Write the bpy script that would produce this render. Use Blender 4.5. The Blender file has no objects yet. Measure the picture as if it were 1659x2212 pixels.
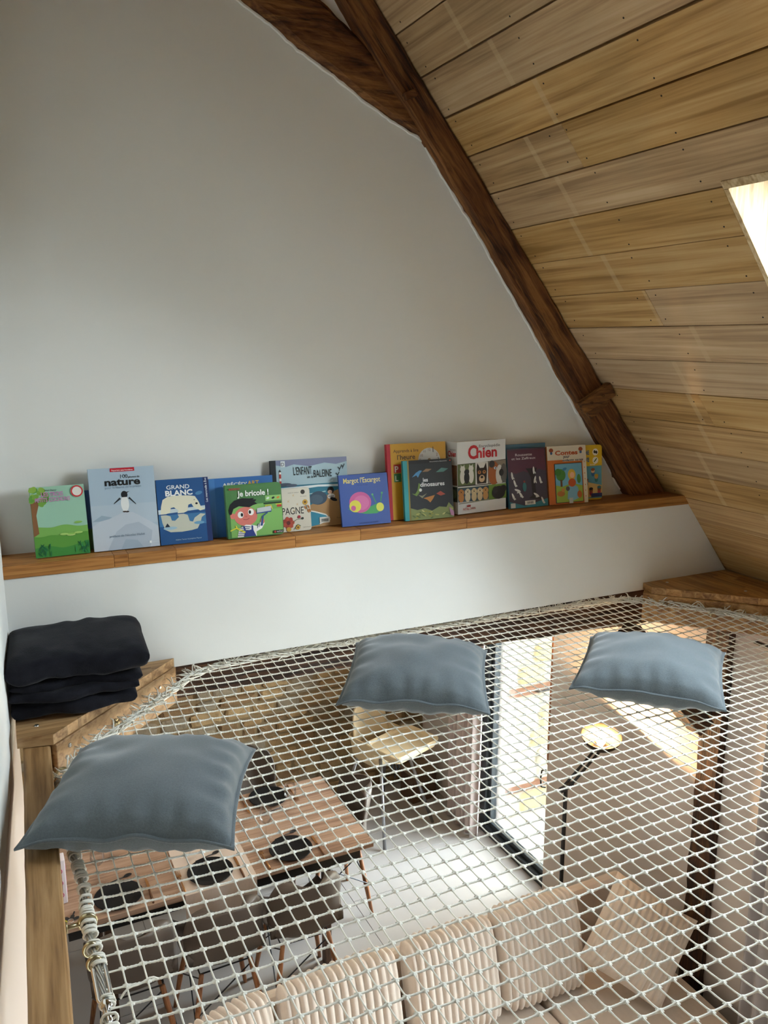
import bpy, math, random
from mathutils import Vector, Matrix, noise
PI = math.pi
random.seed(7)
S = bpy.context.scene
COL = S.collection

# ------------------------------------------------------------------ camera, sky, exposure
YAW, PITCH, ROLL = math.radians(25.97), math.radians(11.6), math.radians(0.1)
_f = Vector((math.sin(YAW)*math.cos(PITCH), math.cos(YAW)*math.cos(PITCH), -math.sin(PITCH)))
_r = Vector((math.cos(YAW), -math.sin(YAW), 0)); _u = _r.cross(_f)
_r2 = _r*math.cos(ROLL) + _u*math.sin(ROLL); _u2 = -_r*math.sin(ROLL) + _u*math.cos(ROLL)
cam_data = bpy.data.cameras.new('camera'); cam = bpy.data.objects.new('camera', cam_data); COL.objects.link(cam)
M = Matrix((_r2, _u2, -_f)).transposed().to_4x4(); M.translation = (0, 0, 3.5)
cam.matrix_world = M
cam_data.sensor_fit = 'VERTICAL'; cam_data.sensor_height = 36; cam_data.lens = 1800/2212*36
cam_data.clip_start = 0.02
S.camera = cam
world = bpy.data.worlds.new('sky'); S.world = world; world.use_nodes = True
bg = world.node_tree.nodes['Background']; bg.inputs['Color'].default_value = (0.79, 0.92, 1.0, 1); bg.inputs['Strength'].default_value = 12.0
S.view_settings.view_transform = 'Standard'; S.view_settings.look = 'None'
S.view_settings.exposure = 1.47; S.view_settings.gamma = 1.0; S.view_settings.use_curve_mapping = False
# windows of the place: skylights in the roof, glazed doors in the right wall
ROOF_K = 1.2233
def roof_z(x): return 2.813 - ROOF_K*(x - 2.852)
SKY_Y = [(1.01, 1.795)]; SKY_X = (1.946, 2.70)
DOOR_Y = [(3.77, 4.66), (1.05, 2.2)]; DOOR_H = 2.15
def portal(name, loc, sx, sy, mat3):
    l = bpy.data.lights.new(name, 'AREA'); l.shape = 'RECTANGLE'; l.size = sx; l.size_y = sy; l.cycles.is_portal = True
    o = bpy.data.objects.new(name, l); COL.objects.link(o); m = mat3.to_4x4(); m.translation = loc; o.matrix_world = m
_nn = Vector((ROOF_K, 0, 1)).normalized(); _sl = Vector((1, 0, -ROOF_K)).normalized()
for (a, b) in SKY_Y:
    c = Vector(((SKY_X[0]+SKY_X[1])/2, (a+b)/2, roof_z((SKY_X[0]+SKY_X[1])/2))) + _nn*0.3
    L = (SKY_X[1]-SKY_X[0])*math.hypot(1, ROOF_K)
    portal('skylight_right_offscreen', c, L, b-a, Matrix((_sl, _nn.cross(_sl), _nn)).transposed())
for (a, b), pn in zip(DOOR_Y, ('glazed_door_sky', 'window_right_offscreen')):
    portal(pn, Vector((3.3, (a+b)/2, DOOR_H/2)), b-a, DOOR_H, Matrix((Vector((0, 1, 0)), Vector((0, 0, 1)), Vector((1, 0, 0)))).transposed())

# ------------------------------------------------------------------ materials
MATS = {}
def _new(name):
    m = bpy.data.materials.new(name); m.use_nodes = True
    return m, m.node_tree.nodes, m.node_tree.links, m.node_tree.nodes['Principled BSDF']
def c4(c): return (c[0], c[1], c[2], 1)
def hexc(h):
    v = [int(h[i:i+2], 16)/255 for i in (0, 2, 4)]
    return tuple((x/12.92 if x <= 0.04045 else ((x+0.055)/1.055)**2.4) for x in v)
def flat(col, rough=0.45):
    key = ('flat', col, rough)
    if key not in MATS:
        m, n, l, b = _new('print_'+(col if isinstance(col, str) else 'colour'))
        b.inputs['Base Color'].default_value = c4(hexc(col) if isinstance(col, str) else col); b.inputs['Roughness'].default_value = rough
        MATS[key] = m
    return MATS[key]
def matte(name, col, rough=0.8, var=0.06, scale=6, bump=0.0, bscale=60, metal=0, sheen=0, spec=0.5, dist=0.002):
    if name in MATS: return MATS[name]
    if isinstance(col, str): col = hexc(col)
    m, n, l, b = _new(name)
    tc = n.new('ShaderNodeTexCoord')
    ns = n.new('ShaderNodeTexNoise'); ns.inputs['Scale'].default_value = scale; ns.inputs['Detail'].default_value = 5
    l.new(tc.outputs['Object'], ns.inputs['Vector'])
    mx = n.new('ShaderNodeMix'); mx.data_type = 'RGBA'
    mx.inputs['A'].default_value = c4([x*(1-var) for x in col]); mx.inputs['B'].default_value = c4([min(1, x*(1+var)) for x in col])
    l.new(ns.outputs['Fac'], mx.inputs['Factor']); l.new(mx.outputs['Result'], b.inputs['Base Color'])
    b.inputs['Roughness'].default_value = rough; b.inputs['Metallic'].default_value = metal
    b.inputs['Specular IOR Level'].default_value = spec
    if sheen: b.inputs['Sheen Weight'].default_value = sheen
    if bump:
        n2 = n.new('ShaderNodeTexNoise'); n2.inputs['Scale'].default_value = bscale; n2.inputs['Detail'].default_value = 4
        l.new(tc.outputs['Object'], n2.inputs['Vector'])
        bp = n.new('ShaderNodeBump'); bp.inputs['Strength'].default_value = bump; bp.inputs['Distance'].default_value = dist
        l.new(n2.outputs['Fac'], bp.inputs['Height']); l.new(bp.outputs['Normal'], b.inputs['Normal'])
    MATS[name] = m; return m
def wood(name, dark, mid, light, axis=1, grain=26, along=1.2, rough=0.6, tone=0.25, bump=0.25, cracks=0.0, fine=160, stripe=False, spec=0.4, hue=0.0):
    """grain runs along one object axis; tone varies per piece"""
    if name in MATS: return MATS[name]
    m, n, l, b = _new(name)
    tc = n.new('ShaderNodeTexCoord'); oi = n.new('ShaderNodeObjectInfo')
    add = n.new('ShaderNodeVectorMath'); add.operation = 'MULTIPLY_ADD'
    cb = n.new('ShaderNodeCombineXYZ'); 
    for i in range(3): l.new(oi.outputs['Random'], cb.inputs[i])
    add.inputs[1].default_value = (17, 23, 31); l.new(cb.outputs[0], add.inputs[0]); l.new(tc.outputs['Object'], add.inputs[2])
    def mapped(g, a):
        mp = n.new('ShaderNodeMapping'); s = [g, g, g]; s[axis] = a; mp.inputs['Scale'].default_value = s
        l.new(add.outputs[0], mp.inputs['Vector']); return mp
    m1 = mapped(grain, along)
    n1 = n.new('ShaderNodeTexNoise'); n1.inputs['Scale'].default_value = 1; n1.inputs['Detail'].default_value = 6; n1.inputs['Distortion'].default_value = 1.2
    l.new(m1.outputs[0], n1.inputs['Vector'])
    m2 = mapped(fine, along*4)
    n2 = n.new('ShaderNodeTexNoise'); n2.inputs['Scale'].default_value = 1; n2.inputs['Detail'].default_value = 3
    l.new(m2.outputs[0], n2.inputs['Vector'])
    ad = n.new('ShaderNodeMath'); ad.operation = 'MULTIPLY_ADD'; ad.inputs[1].default_value = 0.35
    l.new(n2.outputs['Fac'], ad.inputs[0]); l.new(n1.outputs['Fac'], ad.inputs[2])
    cr = n.new('ShaderNodeValToRGB'); e = cr.color_ramp.elements
    e[0].position = 0.48; e[0].color = c4(dark); e[1].position = 0.86; e[1].color = c4(light)
    k = cr.color_ramp.elements.new(0.66); k.color = c4(mid)
    l.new(ad.outputs[0], cr.inputs['Fac'])
    # broad blotches
    n3 = n.new('ShaderNodeTexNoise'); n3.inputs['Scale'].default_value = 2.2; n3.inputs['Detail'].default_value = 4
    l.new(add.outputs[0], n3.inputs['Vector'])
    hs = n.new('ShaderNodeHueSaturation')
    mr = n.new('ShaderNodeMapRange'); mr.inputs['To Min'].default_value = 1-tone; mr.inputs['To Max'].default_value = 1+tone*0.7
    l.new(oi.outputs['Random'], mr.inputs['Value'])
    mr2 = n.new('ShaderNodeMapRange'); mr2.inputs['From Min'].default_value = 0.3; mr2.inputs['From Max'].default_value = 0.7; mr2.inputs['To Min'].default_value = 0.86; mr2.inputs['To Max'].default_value = 1.1
    l.new(n3.outputs['Fac'], mr2.inputs['Value'])
    mu = n.new('ShaderNodeMath'); mu.operation = 'MULTIPLY'; l.new(mr.outputs[0], mu.inputs[0]); l.new(mr2.outputs[0], mu.inputs[1])
    l.new(mu.outputs[0], hs.inputs['Value']); l.new(cr.outputs['Color'], hs.inputs['Color'])
    if hue:
        wn = n.new('ShaderNodeTexWhiteNoise'); wn.noise_dimensions = '1D'; l.new(oi.outputs['Random'], wn.inputs['W'])
        ms = n.new('ShaderNodeMapRange'); ms.inputs['To Min'].default_value = 1-hue; ms.inputs['To Max'].default_value = 1+hue*0.5
        l.new(wn.outputs['Value'], ms.inputs['Value']); l.new(ms.outputs[0], hs.inputs['Saturation'])
    out = hs.outputs['Color']
    if stripe:   # pale mark left by an old batten across the board
        sp = n.new('ShaderNodeSeparateXYZ'); l.new(tc.outputs['Object'], sp.inputs[0])
        off = n.new('ShaderNodeMath'); off.operation = 'MULTIPLY_ADD'; off.inputs[1].default_value = 0.34; off.inputs[2].default_value = -2.52
        l.new(oi.outputs['Random'], off.inputs[0])
        s1 = n.new('ShaderNodeMath'); s1.operation = 'ADD'; l.new(sp.outputs['Y'], s1.inputs[0]); l.new(off.outputs[0], s1.inputs[1])
        s2 = n.new('ShaderNodeMath'); s2.operation = 'ABSOLUTE'; l.new(s1.outputs[0], s2.inputs[0])
        s3 = n.new('ShaderNodeMapRange'); s3.inputs['From Min'].default_value = 0.010; s3.inputs['From Max'].default_value = 0.014; s3.inputs['To Min'].default_value = 0.35; s3.inputs['To Max'].default_value = 0
        l.new(s2.outputs[0], s3.inputs['Value'])
        mm = n.new('ShaderNodeMix'); mm.data_type = 'RGBA'; mm.inputs['B'].default_value = c4(hexc('d2b890'))
        l.new(s3.outputs[0], mm.inputs['Factor']); l.new(out, mm.inputs['A']); out = mm.outputs['Result']
    hgt = ad.outputs[0]
    if cracks:
        m4 = mapped(grain*0.9, along*0.5)
        v = n.new('ShaderNodeTexNoise'); v.inputs['Scale'].default_value = 1; v.inputs['Detail'].default_value = 8; v.inputs['Roughness'].default_value = .7
        l.new(m4.outputs[0], v.inputs['Vector'])
        r4 = n.new('ShaderNodeMapRange'); r4.inputs['From Min'].default_value = 0.33; r4.inputs['From Max'].default_value = 0.44; r4.inputs['To Min'].default_value = 1-cracks; r4.inputs['To Max'].default_value = 1
        l.new(v.outputs['Fac'], r4.inputs['Value'])
        mm = n.new('ShaderNodeMix'); mm.data_type = 'RGBA'; mm.blend_type = 'MULTIPLY'; mm.inputs['Factor'].default_value = 1
        l.new(out, mm.inputs['A']); l.new(r4.outputs[0], mm.inputs['B']); out = mm.outputs['Result']
        h2 = n.new('ShaderNodeMath'); h2.operation = 'MULTIPLY_ADD'; h2.inputs[1].default_value = 1.5
        l.new(r4.outputs[0], h2.inputs[0]); l.new(ad.outputs[0], h2.inputs[2]); hgt = h2.outputs[0]
    l.new(out, b.inputs['Base Color']); b.inputs['Roughness'].default_value = rough; b.inputs['Specular IOR Level'].default_value = spec
    bp = n.new('ShaderNodeBump'); bp.inputs['Strength'].default_value = bump; bp.inputs['Distance'].default_value = 0.004
    l.new(hgt, bp.inputs['Height']); l.new(bp.outputs['Normal'], b.inputs['Normal'])
    MATS[name] = m; return m
def glass(name, tint=(1, 1, 1), refl=0.9):
    if name in MATS: return MATS[name]
    m = bpy.data.materials.new(name); m.use_nodes = True; n = m.node_tree.nodes; l = m.node_tree.links; n.clear()
    o = n.new('ShaderNodeOutputMaterial'); t = n.new('ShaderNodeBsdfTransparent'); g = n.new('ShaderNodeBsdfGlossy'); f = n.new('ShaderNodeLayerWeight'); x = n.new('ShaderNodeMixShader')
    t.inputs[0].default_value = c4(tint); g.inputs['Roughness'].default_value = 0.02; f.inputs['Blend'].default_value = 0.22
    mu = n.new('ShaderNodeMath'); mu.operation = 'MULTIPLY'; mu.inputs[1].default_value = refl
    l.new(f.outputs['Fresnel'], mu.inputs[0]); l.new(mu.outputs[0], x.inputs[0]); l.new(t.outputs[0], x.inputs[1]); l.new(g.outputs[0], x.inputs[2]); l.new(x.outputs[0], o.inputs[0])
    MATS[name] = m; return m

PLASTER = matte('white_plaster', (0.79, 0.785, 0.745), 0.9, 0.02, 2, 0.25, 45)
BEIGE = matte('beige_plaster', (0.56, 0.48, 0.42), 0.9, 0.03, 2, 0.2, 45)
OAKBEAM = wood('old_oak', hexc('3a200d'), hexc('6b411f'), hexc('8d6034'), axis=2, grain=30, along=2.5, rough=0.75, tone=0.08, bump=0.8, cracks=0.75)
PLANK = wood('ceiling_board', hexc('9c784a'), hexc('bd9763'), hexc('cfad7c'), axis=1, grain=26, along=0.8, rough=0.62, tone=0.11, bump=0.1, stripe=True, hue=0.2)
SHELFW = wood('shelf_pine', hexc('7c4d22'), hexc('ad743b'), hexc('c08a4c'), axis=0, grain=60, along=2.2, rough=0.5, tone=0.14, bump=0.1)
FRAMEW = wood('frame_pine', hexc('745432'), hexc('967248'), hexc('ab885e'), axis=2, grain=30, along=2, rough=0.6, tone=0.1, bump=0.2)
STAVEY = wood('stave_oak', hexc('7c5228'), hexc('a97b45'), hexc('c59b62'), axis=1, grain=34, along=2, rough=0.5, tone=0.28, bump=0.1)
LOWBOUNCE = wood('low_bounce_wood', hexc('6f5230'), hexc('94703f'), hexc('a98752'), axis=2, grain=20, along=1, tone=0)  # wood tone chosen to weaken bounce light off the unseen end wall and ceiling
STAVEX = wood('stave_oak_cross', hexc('7f5c3a'), hexc('a27d54'), hexc('b8956a'), axis=0, grain=34, along=2, rough=0.5, tone=0.2, bump=0.1)
DARKBEAM = wood('dark_oak', hexc('1c0f07'), hexc('3d2412'), hexc('5b3a1e'), axis=2, grain=34, along=3, rough=0.75, tone=0.05, bump=0.9, cracks=0.6)
CORD = matte('white_cord', (0.74, 0.72, 0.64), 0.75, 0.12, 90, 0.3, 700)
STEEL = matte('steel', (0.55, 0.55, 0.53), 0.28, 0.05, 20, 0, 10, metal=1)
BRASS = matte('zinc_yellow', (0.50, 0.44, 0.27), 0.3, 0.1, 30, 0, 10, metal=1)
BLACK = matte('black_metal', (0.012, 0.012, 0.014), 0.4, 0.05)
FELT = matte('grey_felt', hexc('5c6468'), 0.95, 0.3, 260, 0.35, 420, sheen=0.4, spec=0.1)

# ------------------------------------------------------------------ geometry helpers
class MB:
    def __init__(s): s.v = []; s.f = []; s.m = []; s.mi = 0
    def add(s, vs, fs):
        o = len(s.v); s.v += [tuple(p) for p in vs]; s.f += [tuple(i+o for i in f) for f in fs]; s.m += [s.mi]*len(fs)
    def box(s, a, b):
        (x0, y0, z0), (x1, y1, z1) = a, b
        s.add([(x0, y0, z0), (x1, y0, z0), (x1, y1, z0), (x0, y1, z0), (x0, y0, z1), (x1, y0, z1), (x1, y1, z1), (x0, y1, z1)],
              [(0, 3, 2, 1), (4, 5, 6, 7), (0, 1, 5, 4), (1, 2, 6, 5), (2, 3, 7, 6), (3, 0, 4, 7)])
    def prism(s, pts, vec):
        """polygon (3d points) swept along vec"""
        n = len(pts); v = [Vector(p) for p in pts]; w = [p+Vector(vec) for p in v]
        s.add(v+w, [tuple(range(n))[::-1], tuple(range(n, 2*n))] + [(i, (i+1) % n, n+(i+1) % n, n+i) for i in range(n)])
    def tube(s, pts, r, n=8, cap=True, closed=False):
        pts = [Vector(p) for p in pts]; N = len(pts)
        rs = r if isinstance(r, (list, tuple)) else [r]*N
        rings = []; t0 = None; nor = None
        for i, p in enumerate(pts):
            if closed: t = (pts[(i+1) % N]-pts[i-1])
            else: t = pts[min(i+1, N-1)]-pts[max(i-1, 0)]
            t = t.normalized() if t.length > 1e-9 else Vector((0, 0, 1))
            if nor is None:
                a = Vector((0, 0, 1)) if abs(t.z) < 0.9 else Vector((1, 0, 0)); nor = (a-t*a.dot(t)).normalized()
            else:
                nor = nor-t*nor.dot(t); nor = nor.normalized() if nor.length > 1e-9 else t.orthogonal().normalized()
            b = t.cross(nor)
            rings.append([p+(nor*math.cos(2*PI*k/n)+b*math.sin(2*PI*k/n))*rs[i] for k in range(n)])
        vs = [q for rg in rings for q in rg]; fs = []
        for i in range(N if closed else N-1):
            j = (i+1) % N
            for k in range(n): fs.append((i*n+k, i*n+(k+1) % n, j*n+(k+1) % n, j*n+k))
        if cap and not closed: fs += [tuple(range(n))[::-1], tuple((N-1)*n+k for k in range(n))]
        s.add(vs, fs)
    def lathe(s, prof, n=24, c=(0, 0, 0), M=None):
        vs = []; fs = []
        for (r, z) in prof:
            for k in range(n):
                p = Vector((r*math.cos(2*PI*k/n), r*math.sin(2*PI*k/n), z))
                if M: p = M @ p
                vs.append(p+Vector(c))
        for i in range(len(prof)-1):
            for k in range(n): fs.append((i*n+k, i*n+(k+1) % n, (i+1)*n+(k+1) % n, (i+1)*n+k))
        s.add(vs, fs)
    def grid(s, fn, nu, nv, closed_u=False):
        vs = [fn(i/(nu if closed_u else nu-1), j/(nv-1)) for j in range(nv) for i in range(nu)]; fs = []
        for j in range(nv-1):
            for i in range(nu if closed_u else nu-1): fs.append((j*nu+i, j*nu+(i+1) % nu, (j+1)*nu+(i+1) % nu, (j+1)*nu+i))
        s.add(vs, fs)
    def build(s, name, mats, parent=None, smooth=False, bevel=0, bseg=2, solid=0, loc=None):
        me = bpy.data.meshes.new(name); me.from_pydata(s.v, [], s.f)
        for m in (mats if isinstance(mats, (list, tuple)) else [mats]): me.materials.append(m)
        if any(s.m): me.polygons.foreach_set('material_index', s.m)
        if smooth: me.polygons.foreach_set('use_smooth', [True]*len(me.polygons))
        me.update(); o = bpy.data.objects.new(name, me); COL.objects.link(o)
        if parent: o.parent = parent
        if loc: o.location = loc
        if solid:
            q = o.modifiers.new('thickness', 'SOLIDIFY'); q.thickness = solid; q.offset = 0
        if bevel:
            q = o.modifiers.new('edge', 'BEVEL'); q.width = bevel; q.segments = bseg; q.limit_method = 'ANGLE'; q.angle_limit = math.radians(40)
        return o
def boxobj(name, a, b, mat, parent=None, bevel=0.002):
    mb = MB(); mb.box(a, b); return mb.build(name, mat, parent, bevel=bevel)
def thing(name, label, cat, loc=(0, 0, 0), rz=0, group=None):
    o = bpy.data.objects.new(name, None); COL.objects.link(o); o.location = loc; o.rotation_euler = (0, 0, rz); o.empty_display_size = 0.05
    return tag(o, label, cat, group)
def tag(o, label, cat, group=None):
    o['label'] = label; o['category'] = cat
    if group: o['group'] = group
    return o
def struct(o, label=None, cat=None):
    o['kind'] = 'structure'
    if label: o['label'] = label
    o['category'] = cat or o.name.split('_')[0]
    return o
def dup(root, loc, rz, label, group=None):
    r = root.copy(); COL.objects.link(r); r.location = loc; r.rotation_euler = (0, 0, rz); r['label'] = label
    if group: r['group'] = group
    for ch in list(root.children):
        c = ch.copy(); COL.objects.link(c); c.parent = r
        for g in ch.children:
            d = g.copy(); COL.objects.link(d); d.parent = c
    return r
def clip(poly, p, n):
    """keep the part of a 2d polygon where (q-p).n >= 0"""
    out = []
    for i in range(len(poly)):
        a, b = poly[i], poly[(i+1) % len(poly)]
        da = (a[0]-p[0])*n[0]+(a[1]-p[1])*n[1]; db = (b[0]-p[0])*n[0]+(b[1]-p[1])*n[1]
        if da >= 0: out.append(a)
        if da*db < 0:
            t = da/(da-db); out.append((a[0]+(b[0]-a[0])*t, a[1]+(b[1]-a[1])*t))
    return out
def clip_convex(poly, region):
    for i in range(len(region)):
        if len(poly) < 3: return []
        a, b = region[i], region[(i+1) % len(region)]
        poly = clip(poly, a, (-(b[1]-a[1]), b[0]-a[0]))
    return poly
def nz(p, s=1.0, seed=0): return noise.noise(Vector((p[0]*s+seed*7.1, p[1]*s-seed*3.3, p[2]*s+seed*1.7)))
def timber(name, p0, p1, w, h, up, mat, amp=0.006, seg=40, parent=None, curve=0.0, taper=1.0):
    """an old hewn beam: wobbly rounded-rectangle section swept from p0 to p1"""
    p0, p1, up = Vector(p0), Vector(p1), Vector(up); t = (p1-p0).normalized(); up = (up-t*up.dot(t)).normalized(); sd = t.cross(up)
    sec = []
    for (cx, cy) in ((1, 1), (-1, 1), (-1, -1), (1, -1)):
        a0 = {(1, 1): 0, (-1, 1): 1, (-1, -1): 2, (1, -1): 3}[(cx, cy)]*PI/2
        for k in range(3):
            a = a0+k*PI/4; r = 0.10*min(w, h)
            sec.append((cx*(w/2-r)+r*math.cos(a), cy*(h/2-r)+r*math.sin(a)))
    ext = []
    for i in range(len(sec)):   # extra points on the long sides
        a, b = sec[i], sec[(i+1) % len(sec)]; ext.append(a)
        if math.hypot(b[0]-a[0], b[1]-a[1]) > 0.04:
            for q in (1, 2, 3): ext.append((a[0]+(b[0]-a[0])*q/4, a[1]+(b[1]-a[1])*q/4))
    n = len(ext); vs = []; fs = []; L = (p1-p0).length
    for i in range(seg+1):
        u = i/seg; k = 1+(taper-1)*u
        for (x, y) in ext:
            q = (x*k, y*k+curve*math.sin(PI*u), L*u); d = nz(q, 7, 1+L)*amp+nz(q, 25, 2+L)*amp*0.5; r = math.hypot(x, y)
            vs.append((q[0]+x/r*d, q[1]+y/r*d, q[2]))
    for i in range(seg):
        for j in range(n): fs.append((i*n+j, i*n+(j+1) % n, (i+1)*n+(j+1) % n, (i+1)*n+j))
    fs += [tuple(range(n))[::-1], tuple(seg*n+j for j in range(n))]
    mb = MB(); mb.add(vs, fs); o = mb.build(name, mat, parent, smooth=False)
    M4 = Matrix((up.cross(t), up, t)).transposed().to_4x4(); M4.translation = p0; o.matrix_world = M4
    return o

# ------------------------------------------------------------------ the setting
YW, YP, ZSH = 2.90, 2.75, 2.816          # gable wall, parapet face, shelf top
XR, YS = 3.03, 5.5                       # right wall face, stone wall face
def wall_x(y): return 0.03-0.072*max(0, 2.75-y)
# gable wall above the shelf
mb = MB(); top = 5.05
mb.prism([(-0.5, YW, 2.42), (3.175, YW, 2.42), (2.852+(2.813-top)/ROOF_K, YW, top), (-0.5, YW, top)], (0, 0.14, 0))
o = struct(mb.build('wall_back', PLASTER), 'white plastered gable wall rising above the book shelf')
# parapet below the shelf
mb = MB(); zt = ZSH-0.042
mb.prism([(-0.1, YP, 2.397), (3.186, YP, 2.397), (2.852+(2.813-zt)/ROOF_K, YP, zt), (-0.1, YP, zt)], (0, 0.149, 0))
struct(mb.build('wall_parapet', PLASTER), 'low white boxed-out wall carrying the book shelf')
# left wall: white above the net, beige below
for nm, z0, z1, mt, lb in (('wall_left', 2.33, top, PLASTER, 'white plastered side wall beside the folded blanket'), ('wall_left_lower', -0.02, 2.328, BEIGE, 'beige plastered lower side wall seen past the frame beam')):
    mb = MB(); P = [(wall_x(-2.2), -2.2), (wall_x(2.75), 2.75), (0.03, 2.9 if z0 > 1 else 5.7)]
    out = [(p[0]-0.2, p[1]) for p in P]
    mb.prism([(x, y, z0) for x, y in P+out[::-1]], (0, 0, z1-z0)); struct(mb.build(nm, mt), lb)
# unseen front wall behind the viewer, darker than plaster to cut bounce light
struct(boxobj('wall_front', (-0.6, -2.35, -0.02), (3.4, -2.2, top), LOWBOUNCE), 'unseen end wall of the loft, wood-toned to cut bounce light')
# sloping board ceiling
KX = lambda k: 1.535+0.1018*k
ceil_dark = matte('roof_boarding', hexc('8c6a44'), 0.95)
mb = MB()
def slab(mb, x0, x1, y0, y1, t0, t1):
    P = [Vector((x, y, roof_z(x))) for x, y in ((x0, y0), (x1, y0), (x1, y1), (x0, y1))]
    mb.prism([p+_nn*t0 for p in P], _nn*(t1-t0))
XA, XB = KX(-5), 3.205
ys = [-2.3]+[v for a, b in SKY_Y[::-1] for v in (a-0.02, b+0.02)]+[2.95]
slab(mb, XA, SKY_X[0]-.02, -2.3, 2.95, 0.02, 0.08); slab(mb, SKY_X[1]+.02, XB, -2.3, 2.95, 0.02, 0.08)
for i in range(0, len(ys), 2): slab(mb, SKY_X[0]-.02, SKY_X[1]+.02, ys[i], ys[i+1], 0.02, 0.08)
ceiling = struct(mb.build('ceiling', ceil_dark), 'sloping ceiling clad in pale nailed wooden boards')
NAILM = flat('1d140c', 0.8)
joints = {2: [2.30], 6: [2.32], 9: [2.33], 0: [0.6], 1: [1.2], 4: [0.7], 11: [1.3], 13: [1.6], 14: [0.9]}
for k in range(-5, 17):
    x0, x1 = KX(k), KX(k+1)
    if k == 16: x1 = 3.20
    ends = [-2.3]+sorted(joints.get(k, []))+[2.935]
    segs = [(ends[i], ends[i+1]) for i in range(len(ends)-1)]
    if x0 >= SKY_X[0]-0.03 and x1 <= SKY_X[1]+0.1:
        ns_ = []
        for a, b in segs:
            cuts = [a]
            for (s0, s1) in sorted(SKY_Y):
                if s0 > a and s1 < b: cuts += [s0-0.018, s1+0.018]
            cuts.append(b); ns_ += [(cuts[i], cuts[i+1]) for i in range(0, len(cuts), 2)]
        segs = ns_
    for a, b in segs:
        g = random.uniform(0.0007, 0.0016)*(2.2 if k in (-1, 0, 1) else 1); t = random.uniform(-0.0015, 0.0015)
        mb = MB(); slab(mb, x0+g, x1-g, a+0.001, b-0.001, t, t+0.022)
        pl = mb.build('plank', PLANK, ceiling, bevel=0.0012, bseg=1)
        mb = MB()
        for yb in (-1.9, -1.4, -0.4, 0.1, 0.9, 1.4, 1.87, 2.28, 2.36, 2.80):
            if not (a+0.02 < yb < b-0.01): continue
            for fx in (0.2, 0.8):
                if yb in (2.28, 2.36) and not (k in joints and 2.2 < max(joints[k]) < 2.4) and yb == 2.36: continue
                xx = x0+(x1-x0)*(fx+random.uniform(-.06, .06)); yy = yb+random.uniform(-.02, .02)
                p = Vector((xx, yy, roof_z(xx)))+_nn*(t-0.0006)
                mb.prism([p+(_sl*math.cos(q*PI/3)+Vector((0, 1, 0))*math.sin(q*PI/3))*0.0030 for q in range(6)], _nn*0.004)
        if mb.v: mb.build('nail_heads', NAILM, pl)['kind'] = 'stuff'
# skylights: boarded reveals, frame and glass
REVEAL = wood('reveal_pine', hexc('a5875c'), hexc('c9ae84'), hexc('dcc7a0'), axis=2, grain=30, along=3, rough=0.6, tone=0.1, bump=0.1)
for i, (a, b) in enumerate(SKY_Y):
    fr = bpy.data.objects.new('window_%d' % (i+1), None); COL.objects.link(fr)
    struct(fr, 'skylight in the sloping board ceiling' if i == 0 else 'skylight in the sloping ceiling above the landing', 'window')
    x0, x1 = SKY_X; d = 0.26
    for yy0, yy1 in ((a-0.016, a), (b, b+0.016)):
        xs = [x0+(x1-x0)*q/3 for q in range(4)]
        for q in range(3):
            mb = MB(); slab(mb, xs[q]+0.001, xs[q+1]-0.001, yy0, yy1, -0.004, d); mb.build('reveal_board', REVEAL, fr, bevel=0.001)
    for xx0, xx1 in ((x0-0.016, x0), (x1, x1+0.016)):
        mb = MB(); slab(mb, xx0, xx1, a-0.016, b+0.016, -0.004, d); mb.build('reveal_board', REVEAL, fr, bevel=0.001)
    mb = MB()
    slab(mb, x0, x0+0.05, a, b, d-0.06, d); slab(mb, x1-0.05, x1, a, b, d-0.06, d); slab(mb, x0+.05, x1-.05, a, a+0.06, d-0.06, d); slab(mb, x0+.05, x1-.05, b-0.06, b, d-0.06, d)
    mb.build('window_frame', REVEAL, fr)
    mb = MB(); slab(mb, x0+.05, x1-.05, a+.06, b-.06, d-0.02, d-0.014); mb.build('pane', glass('pane_glass'), fr)
# flat top of the attic, wood-toned to cut bounce light, and closing rear parts
struct(boxobj('ceiling_flat', (-0.6, -2.35, top), (1.15, 3.05, top+0.05), LOWBOUNCE), 'unseen flat ceiling at the top of the loft, wood-toned to cut bounce light', 'ceiling')
struct(boxobj('floor_landing', (-0.3, -2.2, 2.22), (3.1, 0.72, 2.40), FRAMEW), 'boarded landing floor at the near side of the net', 'floor')
# ground floor
TILE = matte('grey_stone_tile', hexc('aea9a4'), 0.42, 0.10, 3.5, 0.06, 30)
GROUT = matte('grout', hexc('7d7772'), 0.9)
floor = struct(boxobj('floor', (-0.1, -2.2, -0.06), (3.2, 5.6, -0.003), GROUT, bevel=0), 'ground floor laid with large grey stone tiles')
for i in range(5):
    for j in range(13):
        x0, y0 = 0.03+i*0.62, -2.2+j*0.62-(0.31 if i % 2 else 0); x1, y1 = min(x0+0.617, 3.13), min(y0+0.617, 5.5)
        y0 = max(y0, -2.2)
        if y1-y0 > 0.03: boxobj('tile', (x0, y0, -0.01), (x1, y1, 0), TILE, floor, bevel=0.0015)
# lower ceiling of the back part
struct(boxobj('ceiling_lower', (-0.1, 3.06, 2.40), (3.2, 5.7, 2.5), PLASTER), 'flat white ceiling over the dining corner', 'ceiling')
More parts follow.
